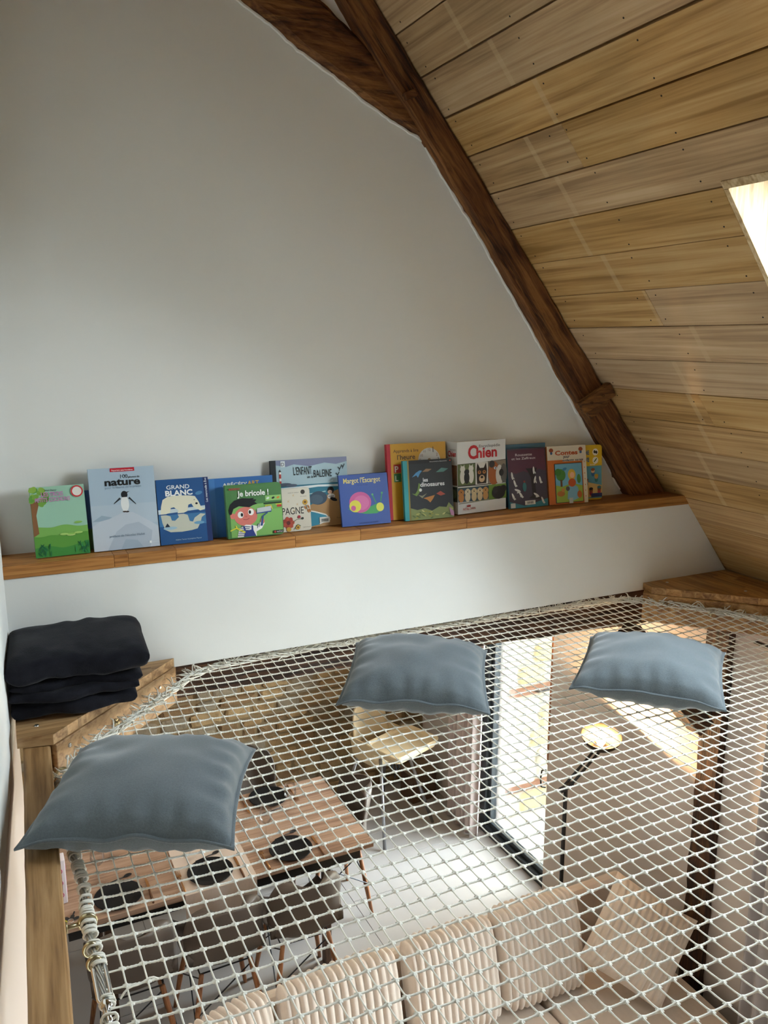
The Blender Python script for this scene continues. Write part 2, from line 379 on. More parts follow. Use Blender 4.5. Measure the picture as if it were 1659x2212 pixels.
# right wall with two glazed openings
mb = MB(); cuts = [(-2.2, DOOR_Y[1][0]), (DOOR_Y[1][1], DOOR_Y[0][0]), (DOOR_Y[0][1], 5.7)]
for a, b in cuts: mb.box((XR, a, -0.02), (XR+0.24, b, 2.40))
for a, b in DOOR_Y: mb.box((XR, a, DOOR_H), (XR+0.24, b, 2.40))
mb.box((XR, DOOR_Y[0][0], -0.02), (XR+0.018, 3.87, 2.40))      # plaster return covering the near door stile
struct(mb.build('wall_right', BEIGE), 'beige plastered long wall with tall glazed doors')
ALU = matte('anthracite_aluminium', (0.022, 0.028, 0.033), 0.35, 0.05)
for i, (a, b) in enumerate(DOOR_Y):
    w = bpy.data.objects.new('window_%d' % (i+3), None); COL.objects.link(w)
    struct(w, 'tall glazed door with anthracite frame beside the pink curtain' if i == 0 else 'tall glazed door behind the grey curtain and timber post', 'window')
    X0, X1 = XR+0.02, XR+0.12
    for (p, q) in (((X0, a, 0), (X1, a+0.07, DOOR_H)), ((X0, b-0.07, 0), (X1, b, DOOR_H)), ((X0, a+.07, 0), (X1, b-.07, 0.06)), ((X0, a+.07, DOOR_H-.07), (X1, b-.07, DOOR_H))):
        boxobj('window_frame', p, q, ALU, w, 0.004)
    for (p, q) in (((X0+.028, a+.07, 0.06), (X1-.028, a+.10, DOOR_H-.07)), ((X0+.028, b-.10, 0.06), (X1-.028, b-.07, DOOR_H-.07)), ((X0+.028, a+.10, 0.06), (X1-.028, b-.10, 0.095))):
        boxobj('sash', p, q, ALU, w, 0.003)
    boxobj('pane', (XR+0.066, a+.10, 0.095), (XR+0.072, b-.10, DOOR_H-.07), glass('pane_glass'), w, 0)
JAMBW = wood('jamb_wood', hexc('7d4a30'), hexc('a06e50'), hexc('b08468'), axis=2, grain=40, along=2, rough=0.5, tone=0.05, bump=0.1)
tr = struct(boxobj('trim_1', (XR-0.004, 3.862, 0.9), (XR+0.018, 3.876, DOOR_H), JAMBW), 'thin wooden edge trim on the near jamb of the glazed door')
mb = MB(); mb.tube([(XR-0.004, 3.874, 0.86), (XR-0.03, 3.885, 0.855), (XR-0.034, 3.89, 0.80), (XR-0.03, 3.885, 0.745), (XR-0.004, 3.874, 0.74)], 0.006)
tag(mb.build('door_pull', BLACK, smooth=True), 'black metal pull on the near jamb of the glazed door', 'handle')
# rubble wall
def rubble(parent, rows, mats, put, rnd, hmin=.09, hmax=.17, wmin=.13, wmax=.38, L=3.0, H=1.6, proud=(0.004, 0.03)):
    z = 0.0
    while z < H:
        h = rnd.uniform(hmin, hmax); x = -rnd.uniform(0, .1)
        while x < L:
            w = rnd.uniform(wmin, wmax); x0, x1 = max(0, x+.008), min(L, x+w-.008); x += w
            if x1-x0 < 0.05: continue
            z0, z1 = z+.006, min(H, z+h-.006)
            if z1-z0 < .03: continue
            n = 10; cx, cz = (x0+x1)/2, (z0+z1)/2; ring = []
            for k in range(n):
                a = 2*PI*k/n+rnd.uniform(-.12, .12); ca, sa = math.cos(a), math.sin(a)
                e = 0.32; px = cx+(x1-x0)/2*math.copysign(abs(ca)**e, ca)*rnd.uniform(.9, 1); pz = cz+(z1-z0)/2*math.copysign(abs(sa)**e, sa)*rnd.uniform(.86, 1)
                ring.append((px, pz))
            d = rnd.uniform(*proud); vs = [put(px, pz, -0.02) for px, pz in ring]
            vs += [put(px, pz, d*0.55) for px, pz in ring]
            vs += [put(cx+(px-cx)*.8, cz+(pz-cz)*.75, d+rnd.uniform(-.004, .006)) for px, pz in ring]
            vs.append(put(cx, cz, d+rnd.uniform(-.003, .006)))
            fs = [(k, (k+1) % n, n+(k+1) % n, n+k) for k in range(n)]+[(n+k, n+(k+1) % n, 2*n+(k+1) % n, 2*n+k) for k in range(n)]+[(2*n+k, 2*n+(k+1) % n, 3*n) for k in range(n)]
            m2 = MB(); m2.add(vs, fs); m2.build('stone', rnd.choice(mats), parent)
        z += h
rs = random.Random(3)
STONES = [matte('rubble_%s' % q, hexc(c), 0.9, 0.25, 14, 0.9, 40, dist=0.008) for q, c in (('ochre', '8d7049'), ('brown', '7a5f3e'), ('tan', '9a7f58'), ('grey', '857761'))]
MORTAR = matte('lime_mortar', hexc('7f6a4b'), 0.95, 0.2, 20, 0.8, 50)
ws = struct(boxobj('wall_stone', (-0.1, YS, -0.02), (3.2, YS+0.2, 2.40), MORTAR, bevel=0), 'exposed brown rubble stone wall behind the dining table')
rubble(ws, 0, STONES, lambda x, z, d: (0.03+x, YS-d, z), rs, L=2.98, H=1.5, hmin=.065, hmax=.125, wmin=.10, wmax=.30, proud=(0.004, 0.026))
# outside: courtyard and pale stone wall
OUTST = [matte('pale_stone_%s' % q, hexc(c), 0.9, 0.15, 12, 0.8, 40, dist=0.008) for q, c in (('cream', 'd8cdb4'), ('yellow', 'd8c290'), ('white', 'e0dac8'), ('light', 'd2c6aa'))]
PAV = matte('pale_paving', hexc('cfc8b8'), 0.9, 0.12, 5, 0.4, 30)
struct(boxobj('ground_outside', (XR+0.25, -2, -0.12), (9, 9, -0.03), PAV, bevel=0), 'pale courtyard paving outside the glazed door', 'ground')
wo = struct(boxobj('wall_outside', (XR+0.25, 4.72, -0.05), (5.6, 5.0, 3.2), matte('pale_mortar', hexc('d0c6b0'), .95, .1, 12, .6, 50), bevel=0), 'pale sunlit stone wall of the courtyard outside')
rubble(wo, 0, OUTST, lambda x, z, d: (XR+0.26+x, 4.72-d, z-0.03), rs, L=1.6, H=2.2, hmin=.12, hmax=.2)
for z0, th in ((0.955, 0.05), (0.185, 0.05)):
    boxobj('wooden_lath', (XR+0.26, 4.675, z0), (4.9, 4.73, z0+th), JAMBW, wo, 0.004)
mb = MB(); mb.tube([(3.50, 4.668, 0.985), (3.52, 4.64, 0.985), (3.62, 4.64, 0.985), (3.64, 4.668, 0.985)], 0.008); mb.build('iron_latch', BLACK, wo, smooth=True)

# ------------------------------------------------------------------ shelf along the gable
sh = thing('book_shelf', 'long honey-coloured wooden ledge carrying the row of books', 'shelf', (0, 0, 0))
cutsx = [0.02, 0.36, 0.405, 0.56, 0.985, 1.24, 1.70, 2.26, 2.895]
for i in range(len(cutsx)-1):
    a, b = cutsx[i]+.0003, cutsx[i+1]-.0003
    m2 = MB()
    if i == len(cutsx)-2:
        bz = 2.852+(2.813-ZSH)/ROOF_K
        m2.add([(a, YP-.006, ZSH-.042), (b-.012, YP-.006, ZSH-.042), (bz+.03, YW, ZSH-.042), (a, YW, ZSH-.042), (a, YP-.006, ZSH), (b-.03, YP-.006, ZSH), (bz, YW, ZSH), (a, YW, ZSH)],
               [(0, 3, 2, 1), (4, 5, 6, 7), (0, 1, 5, 4), (1, 2, 6, 5), (2, 3, 7, 6), (3, 0, 4, 7)])
    else: m2.box((a, YP-.006, ZSH-.042), (b, YW, ZSH))
    m2.build('board', SHELFW, sh, bevel=0.0012, bseg=1)

# ------------------------------------------------------------------ roof timbers on the gable
rd = Vector((1, 0, -ROOF_K)).normalized()
def on_roof(z, inset): 
    x = 2.852+(2.813-z)/ROOF_K; return Vector((x, 0, z))-_nn*inset
WZ = [(2.70, .225), (2.836, .218), (3.1, .20), (3.4, .178), (3.88, .142), (4.21, .135), (4.47, .148), (4.63, .137), (5.0, .13)]
def raf_w(z):
    for (a, wa), (b, wb) in zip(WZ, WZ[1:]):
        if a <= z <= b: return wa+(wb-wa)*(z-a)/(b-a)
    return .13
ang = math.atan2(1, ROOF_K)                 # lean of the rafter from the vertical
RM = Matrix.Rotation(-ang, 3, 'Y'); base_r = Vector((2.852+(2.813-ZSH)/ROOF_K-0.11, 2.9, ZSH))
vs = []; fs = []; NZ = 130; sec = [(0, 1), (.0, .5), (.015, .12), (.05, .02), (.2, 0), (.35, 0), (.5, 0), (.65, 0), (.8, 0), (.95, .03), (.99, .2), (1, .6), (1, 1)]
for i in range(NZ+1):
    z = ZSH+.001+(4.98-ZSH)*i/NZ; w = raf_w(z); xr = 2.852+(2.813-z)/ROOF_K-.002
    for (a, b) in sec:
        x = xr-w+w*a; y = 2.845+b*.10; q = (x, y, z)
        if b < 1: y += nz(q, 8, 3)*.007+nz(q, 28, 4)*.003; x += (nz(q, 9, 5)*.010+nz(q, 35, 6)*.004)*(1 if a < .5 else .3)
        vs.append(RM.transposed() @ (Vector((x, y, z))-base_r))
n = len(sec)
for i in range(NZ):
    for j in range(n): fs.append((i*n+j, i*n+(j+1) % n, (i+1)*n+(j+1) % n, (i+1)*n+j))
fs += [tuple(range(n))[::-1], tuple(NZ*n+j for j in range(n))]
m2 = MB(); m2.add(vs, fs); raf = m2.build('principal_rafter', OAKBEAM); M4 = RM.to_4x4(); M4.translation = base_r; raf.matrix_world = M4
tag(raf, 'long dark oak rafter running up the gable beside the board ceiling', 'beam')
# brace: curved timber joining the rafter
low = [(0.60, 4.76), (0.74, 4.675), (0.889, 4.585), (0.985, 4.535), (1.078, 4.472), (1.20, 4.412), (1.319, 4.343), (1.43, 4.288), (1.53, 4.246), (1.600, 4.214)]
upp = [(0.92, 4.785), (1.03, 4.715), (1.148, 4.640), (1.235, 4.585), (1.319, 4.527), (1.37, 4.49), (1.42, 4.43), (1.47, 4.372), (1.53, 4.30), (1.605, 4.218)]
m2 = MB(); NS = 72; rows = []
def lerp_poly(P, u):
    s = u*(len(P)-1); i = min(int(s), len(P)-2); t = s-i; return P[i][0]+(P[i+1][0]-P[i][0])*t, P[i][1]+(P[i+1][1]-P[i][1])*t
vs = []; fs = []; NC = 10
for i in range(NS+1):
    u = i/NS; a = lerp_poly(low, u); b = lerp_poly(upp, u)
    for j in range(NC):
        t = j/(NC-1); x = a[0]+(b[0]-a[0])*t; z = a[1]+(b[1]-a[1])*t
        e = min(t, 1-t)*2; y = 2.872+0.02*(1-min(1, e*3))**2+nz((x, 0, z), 9)*.006+nz((x, 1, z), 30)*.003
        if j in (0, NC-1): x += nz((x, 5, z), 18)*.006; z += nz((x, 6, z), 18)*.006
        vs.append((x, y, z))
    vs += [(b[0], 2.96, b[1]), (a[0], 2.96, a[1])]
W = NC+2
for i in range(NS):
    for j in range(W): fs.append((i*W+j, i*W+(j+1) % W, (i+1)*W+(j+1) % W, (i+1)*W+j))
fs += [tuple(range(W))[::-1], tuple(NS*W+j for j in range(W))]
m2.add(vs, fs)
OAKBR = wood('old_oak_brace', hexc('3a200d'), hexc('6b411f'), hexc('8d6034'), axis=0, grain=26, along=4.0, rough=0.75, tone=0.05, bump=0.8, cracks=0.7)
tag(m2.build('roof_brace', OAKBR), 'curved dark oak brace tapering into the long rafter', 'beam')
# wooden cleat and peg on the rafter
cl = thing('rafter_cleat', 'small wooden block pegged across the lower rafter', 'block', (2.362, 2.825, 3.262))
m2 = MB(); d1 = Vector((0.868, 0, 0.43)); d1.normalize(); d2 = Vector((-0.43, 0, 0.868)); c0 = Vector((0, 0, 0))
m2.prism([c0-d1*.085-d2*.028, c0+d1*.095-d2*.036, c0+d1*.088+d2*.032, c0-d1*.088+d2*.026], (0, -0.035, 0)); m2.build('block', wood('cleat_oak', hexc('3d2410'), hexc('6d4521'), hexc('8c602f'), axis=0, grain=40, along=6, rough=.7, tone=.02, bump=.5, cracks=.5), cl, bevel=0.004)
m2 = MB(); m2.prism([c0-d1*.05-d2*.075, c0+d1*.05-d2*.06, c0+d1*.07-d2*.032, c0-d1*.06-d2*.026], (0, -0.02, 0)); m2.build('wedge', MATS['cleat_oak'], cl, bevel=0.003)
for q in (-.035, .03):
    m2 = MB(); m2.lathe([(0, -.002), (.006, -.002), (.006, .002)], 10, c0+d1*q+Vector((0, -.0355, 0)), Matrix.Rotation(PI/2, 3, 'X')); m2.build('nail', NAILM, cl)
m2 = MB(); m2.prism([Vector((1.476, 2.815, 4.354))+d1*a+d2*b for a, b in ((-.024, -.012), (.024, -.014), (.022, .012), (-.02, .014))], (0, 0.03, 0))
tag(m2.build('rafter_peg', OAKBR, bevel=.003), 'stubby oak peg sticking out of the rafter near the brace', 'peg')
# ragged bead of plaster where wall meets timber
m2 = MB(); P = [Vector((x, 2.897, z-0.006)) for x, z in [lerp_poly(low, i/60) for i in range(61)]]
P += [Vector((2.852+(2.813-z)/ROOF_K-raf_w(z)-.004, 2.897, z)) for z in [4.20-1.36*i/90 for i in range(91)]]
P = [p+Vector((nz(p, 40, 3)*.005, 0, nz(p, 40, 4)*.005)) for p in P]
m2.tube(P, [0.005+0.004*abs(nz(p, 60, 5)) for p in P], 6)
struct(m2.build('trim_2', PLASTER), 'ragged bead of white plaster along the roof timbers', 'trim')

# ------------------------------------------------------------------ floor frame of the net
fb = timber('frame_beam', (-0.0045, 0.72, 2.331), (0.072, 2.40, 2.331), 0.070, 0.138, (0, 0, 1), FRAMEW, amp=0.0025, seg=40)
# tag with details
tag(fb, 'sawn pine frame beam carrying the net beside the left wall', 'beam')
ZB = 2.402
def corner_board(name, label, poly, axis, mat, thick=0.03, width=0.042):
    t = thing(name, label, 'board', (0, 0, 0)); xs = [p[0] for p in poly]; ys_ = [p[1] for p in poly]
    lo, hi = (min(xs), max(xs)) if axis == 'Y' else (min(ys_), max(ys_)); n = int((hi-lo)/width)+1
    rr = random.Random(len(label))
    for i in range(n):
        a, b = lo+i*width, lo+(i+1)*width
        st = -5-rr.uniform(0, .4); 
        while st < 5:
            ln = rr.uniform(.22, .42)
            q = [(a, st), (b, st), (b, st+ln), (a, st+ln)] if axis == 'Y' else [(st, a), (st+ln, a), (st+ln, b), (st, b)]
            q = clip_convex(q, poly); st += ln
            if len(q) >= 3:
                ar = abs(sum(q[k][0]*q[(k+1) % len(q)][1]-q[(k+1) % len(q)][0]*q[k][1] for k in range(len(q))))/2
                if ar > 4e-5:
                    m3 = MB(); m3.prism([(x, y, ZB) for x, y in q], (0, 0, thick)); m3.build('stave', mat, t)
    return t
triL = corner_board('corner_board', 'glued oak corner board under the folded black blanket', [(0.02, 2.335), (0.112, 2.318), (0.535, 2.745), (0.03, 2.748)], 'X', STAVEX)
triR = corner_board('corner_board', 'glued oak corner board where the board ceiling comes down', [(2.625, 2.675), (3.135, 2.12), (3.150, 2.745), (2.64, 2.745)], 'Y', STAVEY)
def screw(parent, p, n):
    n = Vector(n).normalized(); rot = Vector((0, 0, 1)).rotation_difference(n).to_matrix()
    m3 = MB(); m3.lathe([(0, .003), (.0025, .0025), (.003, .0035), (.0055, .003), (.0065, .0005), (.0065, -.004)], 14, p, rot); m3.build('screw', STEEL, parent, smooth=True)
for p in ((0.075, 2.395, ZB+.03), (0.36, 2.64, ZB+.03), (0.10, 2.55, ZB+.03)): screw(triL, p, (0, 0, 1))
for p in ((2.74, 2.70, ZB+.03), (2.95, 2.45, ZB+.03)): screw(triR, p, (0, 0, 1))
def diag(name, label, a, b, nrm, mats):
    a, b, nrm = Vector(a), Vector(b), Vector(nrm).normalized()
    t = thing(name, label, 'beam', (0, 0, 0)); m3 = MB()
    m3.prism([a, b, b-nrm*.06, a-nrm*.06], (0, 0, -0.13)); m3.build('beam', mats, t, bevel=.003)
    return t
dgl = diag('corner_beam', 'short diagonal oak beam under the corner board with the blanket', (0.118, 2.316, ZB-.001), (0.54, 2.742, ZB-.001), (0.71, -0.70, 0), STAVEX)
dgr = diag('corner_beam', 'short diagonal oak beam under the corner board by the ceiling', (2.60, 2.70, ZB-.001), (3.10, 2.13, ZB-.001), (-0.74, -0.67, 0), STAVEY)
for p in ((0.155, 2.353, 2.375), (0.47, 2.672, 2.365), (0.145, 2.343, 2.345)): screw(dgl, p, (0.71, -0.7, 0))
screw(dgr, (2.625, 2.671, 2.375), (-.74, -.67, 0))
def eye_bolt(p, d, parent, r=0.016, wire=0.0042, shank=0):
    p, d = Vector(p), Vector(d).normalized(); m3 = MB(); m3.tube([p-d*.02, p+d*(.012+shank)], 0.005, 10)
    rot = Vector((0, 0, 1)).rotation_difference(d).to_matrix()
    m3.lathe([(0, .004), (.011, .004), (.012, .003), (.012, 0)], 16, p, rot)
    c = p+d*(.010+r+shank); s = Vector((0, 0, 1)); m3.tube([c+d*math.cos(q*2*PI/20)*r+s*math.sin(q*2*PI/20)*r for q in range(20)], wire, 8, closed=True)
    o = m3.build('eye_bolt', BRASS, None, smooth=True); o.parent = parent; o.matrix_parent_inverse = parent.matrix_world.inverted()
for y in (2.25, 1.60, 1.26, 0.98):
    xb = 0.104-0.0457*(2.35-y); eye_bolt((xb, y, 2.345), (1, 0, 0), fb, shank=max(0, .112-xb-.026))
eye_bolt((0.30, 2.50, 2.35), (0.71, -0.7, 0), dgl, 0.012, .0035); eye_bolt((2.79, 2.486, 2.35), (-.74, -.67, 0), dgr, 0.013, .004)
# dark beam, post and knee brace below
tag(timber('dark_beam', (0.03, 2.92, 2.31), (3.03, 2.92, 2.265), 0.16, 0.17, (0, 0, 1), DARKBEAM, amp=0.012, seg=60, curve=0.025), 'rough dark oak beam spanning under the white parapet', 'beam')
tag(timber('timber_post', (3.002, 2.605, 0), (3.002, 2.605, 2.39), 0.128, 0.044, (1, 0, 0), DARKBEAM, amp=0.008, seg=60), 'dark weathered oak post standing against the beige wall', 'post')
tag(timber('knee_brace', (2.58, 2.76, 2.21), (2.925, 2.617, 1.735), 0.12, 0.095, (1, 0, 1), DARKBEAM, amp=0.008, seg=30), 'dark oak knee brace between the post and the dark beam', 'beam')

# ------------------------------------------------------------------ the net
NETP = [(0.120, 0.80), (3.0, 0.80), (3.0, 2.17), (2.93, 2.27), (2.70, 2.58), (2.585, 2.715), (2.50, 2.757), (2.2, 2.775), (1.75, 2.785), (1.2, 2.79), (0.85, 2.785), (0.66, 2.765), (0.585, 2.715), (0.165, 2.29), (0.128, 2.20), (0.120, 2.0)]
def seg_dist(p, a, b):
    ax, ay = b[0]-a[0], b[1]-a[1]; t = max(0, min(1, ((p[0]-a[0])*ax+(p[1]-a[1])*ay)/(ax*ax+ay*ay))); return math.hypot(p[0]-a[0]-ax*t, p[1]-a[1]-ay*t)
def inside(p):
    c = False
    for i in range(len(NETP)):
        (x0, y0), (x1, y1) = NETP[i-1], NETP[i]
        if (y0 > p[1]) != (y1 > p[1]) and p[0] < (x1-x0)*(p[1]-y0)/(y1-y0)+x0: c = not c
    return c
def net_z(x, y):
    d = min(seg_dist((x, y), NETP[i-1], NETP[i]) for i in range(len(NETP))); t = min(1, d/0.45)
    zb = 2.345+0.022*max(0, min(1, (y-1.9)/0.8))
    return zb-0.022*(1-(1-t)**2)
DX, DY = 0.0384, 0.0462
nx0, ny0 = 0.155, 1.578
nodes = {}
for i in range(-2, 78):
    for j in range(-20, 30):
        x = nx0+i*DX; y = ny0+j*DY
        x2 = x+nz((x, y, 0), 2.3, 1)*.006-0.018*math.sin(max(0, min(1, (x-0.1)/2.9))*PI)*0; y2 = y+nz((x, y, 0), 2.3, 2)*.006+nz((x, y, 1), 30, 2)*.0025
        if inside((x2, y2)): nodes[(i, j)] = Vector((x2, y2, net_z(x2, y2)+nz((x, y, 3), 9)*.002))
def to_border(p, d):
    lo, hi = 0.0, 0.06
    for _ in range(12):
        m = (lo+hi)/2
        if inside((p.x+d[0]*m, p.y+d[1]*m)): lo = m
        else: hi = m
    q = (p.x+d[0]*lo, p.y+d[1]*lo); return Vector((q[0], q[1], net_z(*q)))
net = thing('hammock_net', 'large white knotless cord net stretched across the wooden floor frame', 'net', (0, 0, 0))
m2 = MB()
def cord(m, a, b, r, n, seg, twist):
    a, b = Vector(a), Vector(b); t = b-a; L = t.length
    if L < 1e-4: return
    t = t/L; s = t.cross(Vector((0, 0, 1))).normalized(); u = s.cross(t); vs = []; fs = []
    ph = random.uniform(0, 6)
    for i in range(seg+1):
        q = i/seg; e = min(q, 1-q); fl = 1+0.75*max(0, 1-e/0.2)**1.4
        c = a+t*(L*q)+Vector((0, 0, -0.001*math.sin(PI*q)))
        for k in range(n):
            ang = 2*PI*k/n; rr = r*fl*(1+(0.22*math.cos(2*(ang+ph+twist*q*PI)) if twist else 0))
            vs.append(c+(s*math.cos(ang)+u*math.sin(ang))*rr)
    for i in range(seg):
        for k in range(n): fs.append((i*n+k, i*n+(k+1) % n, (i+1)*n+(k+1) % n, (i+1)*n+k))
    m.add(vs, fs)
knots = MB(); my = MB()
for (i, j), p in nodes.items():
    vis = p.y > 0.95
    for d, (di, dj) in (((1, 0), (1, 0)), ((0, 1), (0, 1))):
        q = nodes.get((i+di, j+dj)); tw = 5 if di else 0; r = 0.0023 if di else 0.0017
        if q is None: q = to_border(p, d)
        cord(m2 if di else my, p, q, r, 6, 12 if (tw and vis) else 5, tw if vis else 0)
    for d, (di, dj) in (((-1, 0), (-1, 0)), ((0, -1), (0, -1))):
        if nodes.get((i+di, j+dj)) is None: cord(m2 if di else my, to_border(p, d), p, 0.0018, 6, 4, 0)
    # knot: flattened octagonal lozenge
    vs = [p+Vector((0, 0, .0036)), p+Vector((0, 0, -.0036))]; n = 8
    for k in range(n):
        a = 2*PI*k/n; rr = 0.0056+0.0030*abs(math.cos(a+PI/4))**2; vs.append(p+Vector((math.cos(a)*rr, math.sin(a)*rr, 0)))
    knots.add(vs, [(0, 2+k, 2+(k+1) % n) for k in range(n)]+[(1, 2+(k+1) % n, 2+k) for k in range(n)])
ob = m2.build('net_cords', CORD, net, smooth=True); ob['kind'] = 'stuff'
ob = my.build('net_cross_cords', CORD, net, smooth=True); ob['kind'] = 'stuff'
ob = knots.build('net_knots', CORD, net, smooth=True); ob['kind'] = 'stuff'
# lashing along the border
bd = [Vector((x, y, net_z(x, y))) for x, y in NETP]
path = []
for i in range(2, len(bd)+1):
    a, b = bd[i-1], bd[i % len(bd)]
    if i == len(bd): b = bd[0]
    k = max(2, int((b-a).length/0.012)); path += [a+(b-a)*q/k for q in range(k)]
path = [p for p in path if not (p.x < 0.5 and p.y < 2.14)]
m2 = MB(); rr = random.Random(11)
for s in range(6):
    pts = []
    for i, p in enumerate(path[::2]):
        a = i*0.55+s*2*PI/6+nz((i*.13, s, 0), 1)*2; R = 0.0105+0.005*nz((i*.2, s, 4), 1)
        t = (path[min(2*i+2, len(path)-1)]-path[max(2*i-2, 0)]).normalized(); nn = Vector((-t.y, t.x, 0))
        pts.append(p+nn*math.cos(a)*R+Vector((0, 0, 1))*math.sin(a)*R)
    m2.tube(pts, 0.0027, 6)
ob = m2.build('border_lashing', CORD, net, smooth=True); ob['kind'] = 'stuff'
m2 = MB()
for q in range(900):
    i = rr.randrange(2, len(path)-2); p = path[i]
    t = (path[i+1]-path[i-1]).normalized(); nn = Vector((-t.y, t.x, 0)); L = rr.uniform(.022, .06); a = rr.uniform(0, 2*PI)
    d = (t*rr.uniform(-1, 1)+nn*math.cos(a)*.5+Vector((0, 0, abs(math.sin(a))*.35))).normalized(); e = Vector((rr.uniform(-1, 1), rr.uniform(-1, 1), rr.uniform(-.5, .2)))*0.4
    st = p+nn*rr.uniform(-.011, .011)+Vector((0, 0, rr.uniform(-.004, .008)))
    m2.tube([st, st+d*L*.4+e*L*.08, st+d*L*.75+e*L*.35, st+(d+e)*L*.95], [0.0023, .0023, .002, .0015], 5)
for (x, y) in ((0.14, 1.36), (0.30, 2.40), (0.9, 2.72)):
    st = Vector((x, y, net_z(x, y)+.004)); m2.tube([st+Vector((.07*q, .03*q-.012*q*q, .045*q*(1-q)+.004*math.sin(q*9))) for q in [k/9 for k in range(10)]], 0.0020, 6)
ob = m2.build('cord_tails', CORD, net, smooth=True); ob['kind'] = 'stuff'
# loops from border to the frame timbers
m2 = MB()
for i in range(4, len(path)-6, 5):
    p = path[i]
    if p.y > 2.76: q = p+Vector((rr.uniform(-.01, .01), 0.055, .02))
    elif p.x > 2.55 and p.y > 2.2: q = p+Vector((.030, .027, .01))
    elif p.x < 0.6 and p.y > 2.3: q = p+Vector((-.030, .030, .01))
    else: continue
    m2.tube([p+Vector((.005, 0, 0)), (p+q)/2+Vector((.004, 0, .007)), q, (p+q)/2+Vector((-.004, 0, -.006)), p+Vector((-.005, 0, 0))], 0.0018, 6)
ob = m2.build('tie_loops', CORD, net, smooth=True); ob['kind'] = 'stuff'
# steel cable along the left beam with wrapped cord
def cab(y): return Vector((0.113+0.003*math.sin(y*19), y, 2.343+.003*math.sin(y*13)))
cb = thing('steel_cable', 'steel cable wrapped in white cord along the left frame beam', 'cable', (0, 0, 0))
m2 = MB(); N = 150
for s in range(6):
    m2.tube([cab(0.8+1.42*i/N)+Vector((math.cos(i*.35+s*PI/3), 0, math.sin(i*.35+s*PI/3)))*.0045 for i in range(N+1)], 0.0026, 6)
m2.build('cable', STEEL, cb, smooth=True)
m2 = MB(); y = 0.82
while y < 2.2:
    if 1.385 < y < 1.46: y += 0.004; continue
    for k in range(rr.randrange(2, 6)):
        c = cab(y); tl = rr.uniform(-.35, .35); R = rr.uniform(.0085, .011)
        m2.tube([c+Vector((math.cos(a)*R+(.006 if math.cos(a) > .5 else 0), math.sin(a)*tl*R+rr.uniform(-.0006, .0006), math.sin(a)*R)) for a in [q*2*PI/14 for q in range(14)]], 0.0026, 6, closed=True)
        y += 0.0062
    y += rr.uniform(.004, .026)
ob = m2.build('cord_wrapping', CORD, cb, smooth=True); ob['kind'] = 'stuff'
m2 = MB()   # turnbuckle
c0 = cab(1.42)
for s in (-1, 1): m2.tube([c0+Vector((s*.006, -.055, .002)), c0+Vector((s*.011, -.045, .003)), c0+Vector((s*.011, .045, .003)), c0+Vector((s*.006, .055, .002))], 0.0042, 8)
for s in (-1, 1):
    m2.tube([c0+Vector((0, s*.05, .002)), c0+Vector((0, s*.064, .002))], 0.010, 12); m2.tube([c0+Vector((0, s*.064, .002)), c0+Vector((0, s*.10, .002))], 0.005, 10)
m2.build('turnbuckle', matte('bright_steel', (.75, .75, .74), .15, .03, metal=1), cb, smooth=True)
for yy in (1.515, 1.475):
    m2 = MB(); c = cab(yy); m2.tube([c+Vector((math.cos(a)*.012-.004, 0, math.sin(a)*.014)) for a in [q*2*PI/16 for q in range(16)]], 0.0036, 8, closed=True)
    m2.build('cable_clamp', BRASS, cb, smooth=True)

# ------------------------------------------------------------------ cushions on the net
def pillow(name, label, loc, rz, size, thick, mats, tilt=(0, 0), group=None, seed=1, N=40, pinch=.07, wr=0.0042, flat_bottom=1.05):
    t = thing(name, label, 'cushion', loc, 0, group); t.rotation_euler = (tilt[0], tilt[1], rz)
    a = size/2; m3 = MB(); ax = size/2
    def shape(u, v, top):
        x = ax*u*(1-pinch*(1-v*v)); y = ax*v*(1-pinch*(1-u*u))
        e = max(0, (1-u*u)*(1-v*v)); h = thick*(e**0.42)
        ed = 1-min(1, min(1-abs(u), 1-abs(v))/0.45)
        w = wr*ed*(math.sin(u*23+seed+3*nz((u*2, v*2, seed), 1))*(1 if abs(v) > abs(u) else .2)+math.sin(v*19+seed*2)*(1 if abs(u) > abs(v) else .2))*min(1, e*12)
        h += nz((u*2.2, v*2.2, seed), 1)*.012*min(1, e*3)+w
        seam = math.sin(u*9+seed)*.004*(1-v*v)**0+nz((u*3, v*3, seed+9), 1)*.006
        z = .014*(1-u*u*v*v)-.007+seam*(1-min(1, e*4))+(h if top else -h*flat_bottom)
        return (x, y, z)
    m3.grid(lambda i, j: shape(2*i-1, 2*j-1, True), N, N)
    m3.grid(lambda i, j: shape(1-2*i, 2*j-1, False), N, N)
    cov = m3.build('cover', mats[0], t, smooth=True)
    m3 = MB(); ring = []
    for k in range(160):
        s = k/160*4; e = int(s); q = 2*(s-e)-1
        u, v = ((q, -1), (1, q), (-q, 1), (-1, -q))[e]; p = Vector(shape(u, v, True)); ring.append(p)
    nn = len(ring); vs = []; fs = []
    for k, p in enumerate(ring):   # flat stitched flange
        d = Vector((p.x, p.y, 0)).normalized()
        vs += [p-d*.006+Vector((0, 0, .0035)), p+d*.007+Vector((0, 0, .0032)), p+d*.0075, p+d*.007-Vector((0, 0, .0032)), p-d*.006-Vector((0, 0, .0035))]
    for k in range(nn):
        for q in range(4): fs.append((k*5+q, k*5+q+1, ((k+1) % nn)*5+q+1, ((k+1) % nn)*5+q))
    m3.add(vs, fs); m3.build('seam', mats[1], cov, smooth=True)
    return t
G = (FELT, FELT)
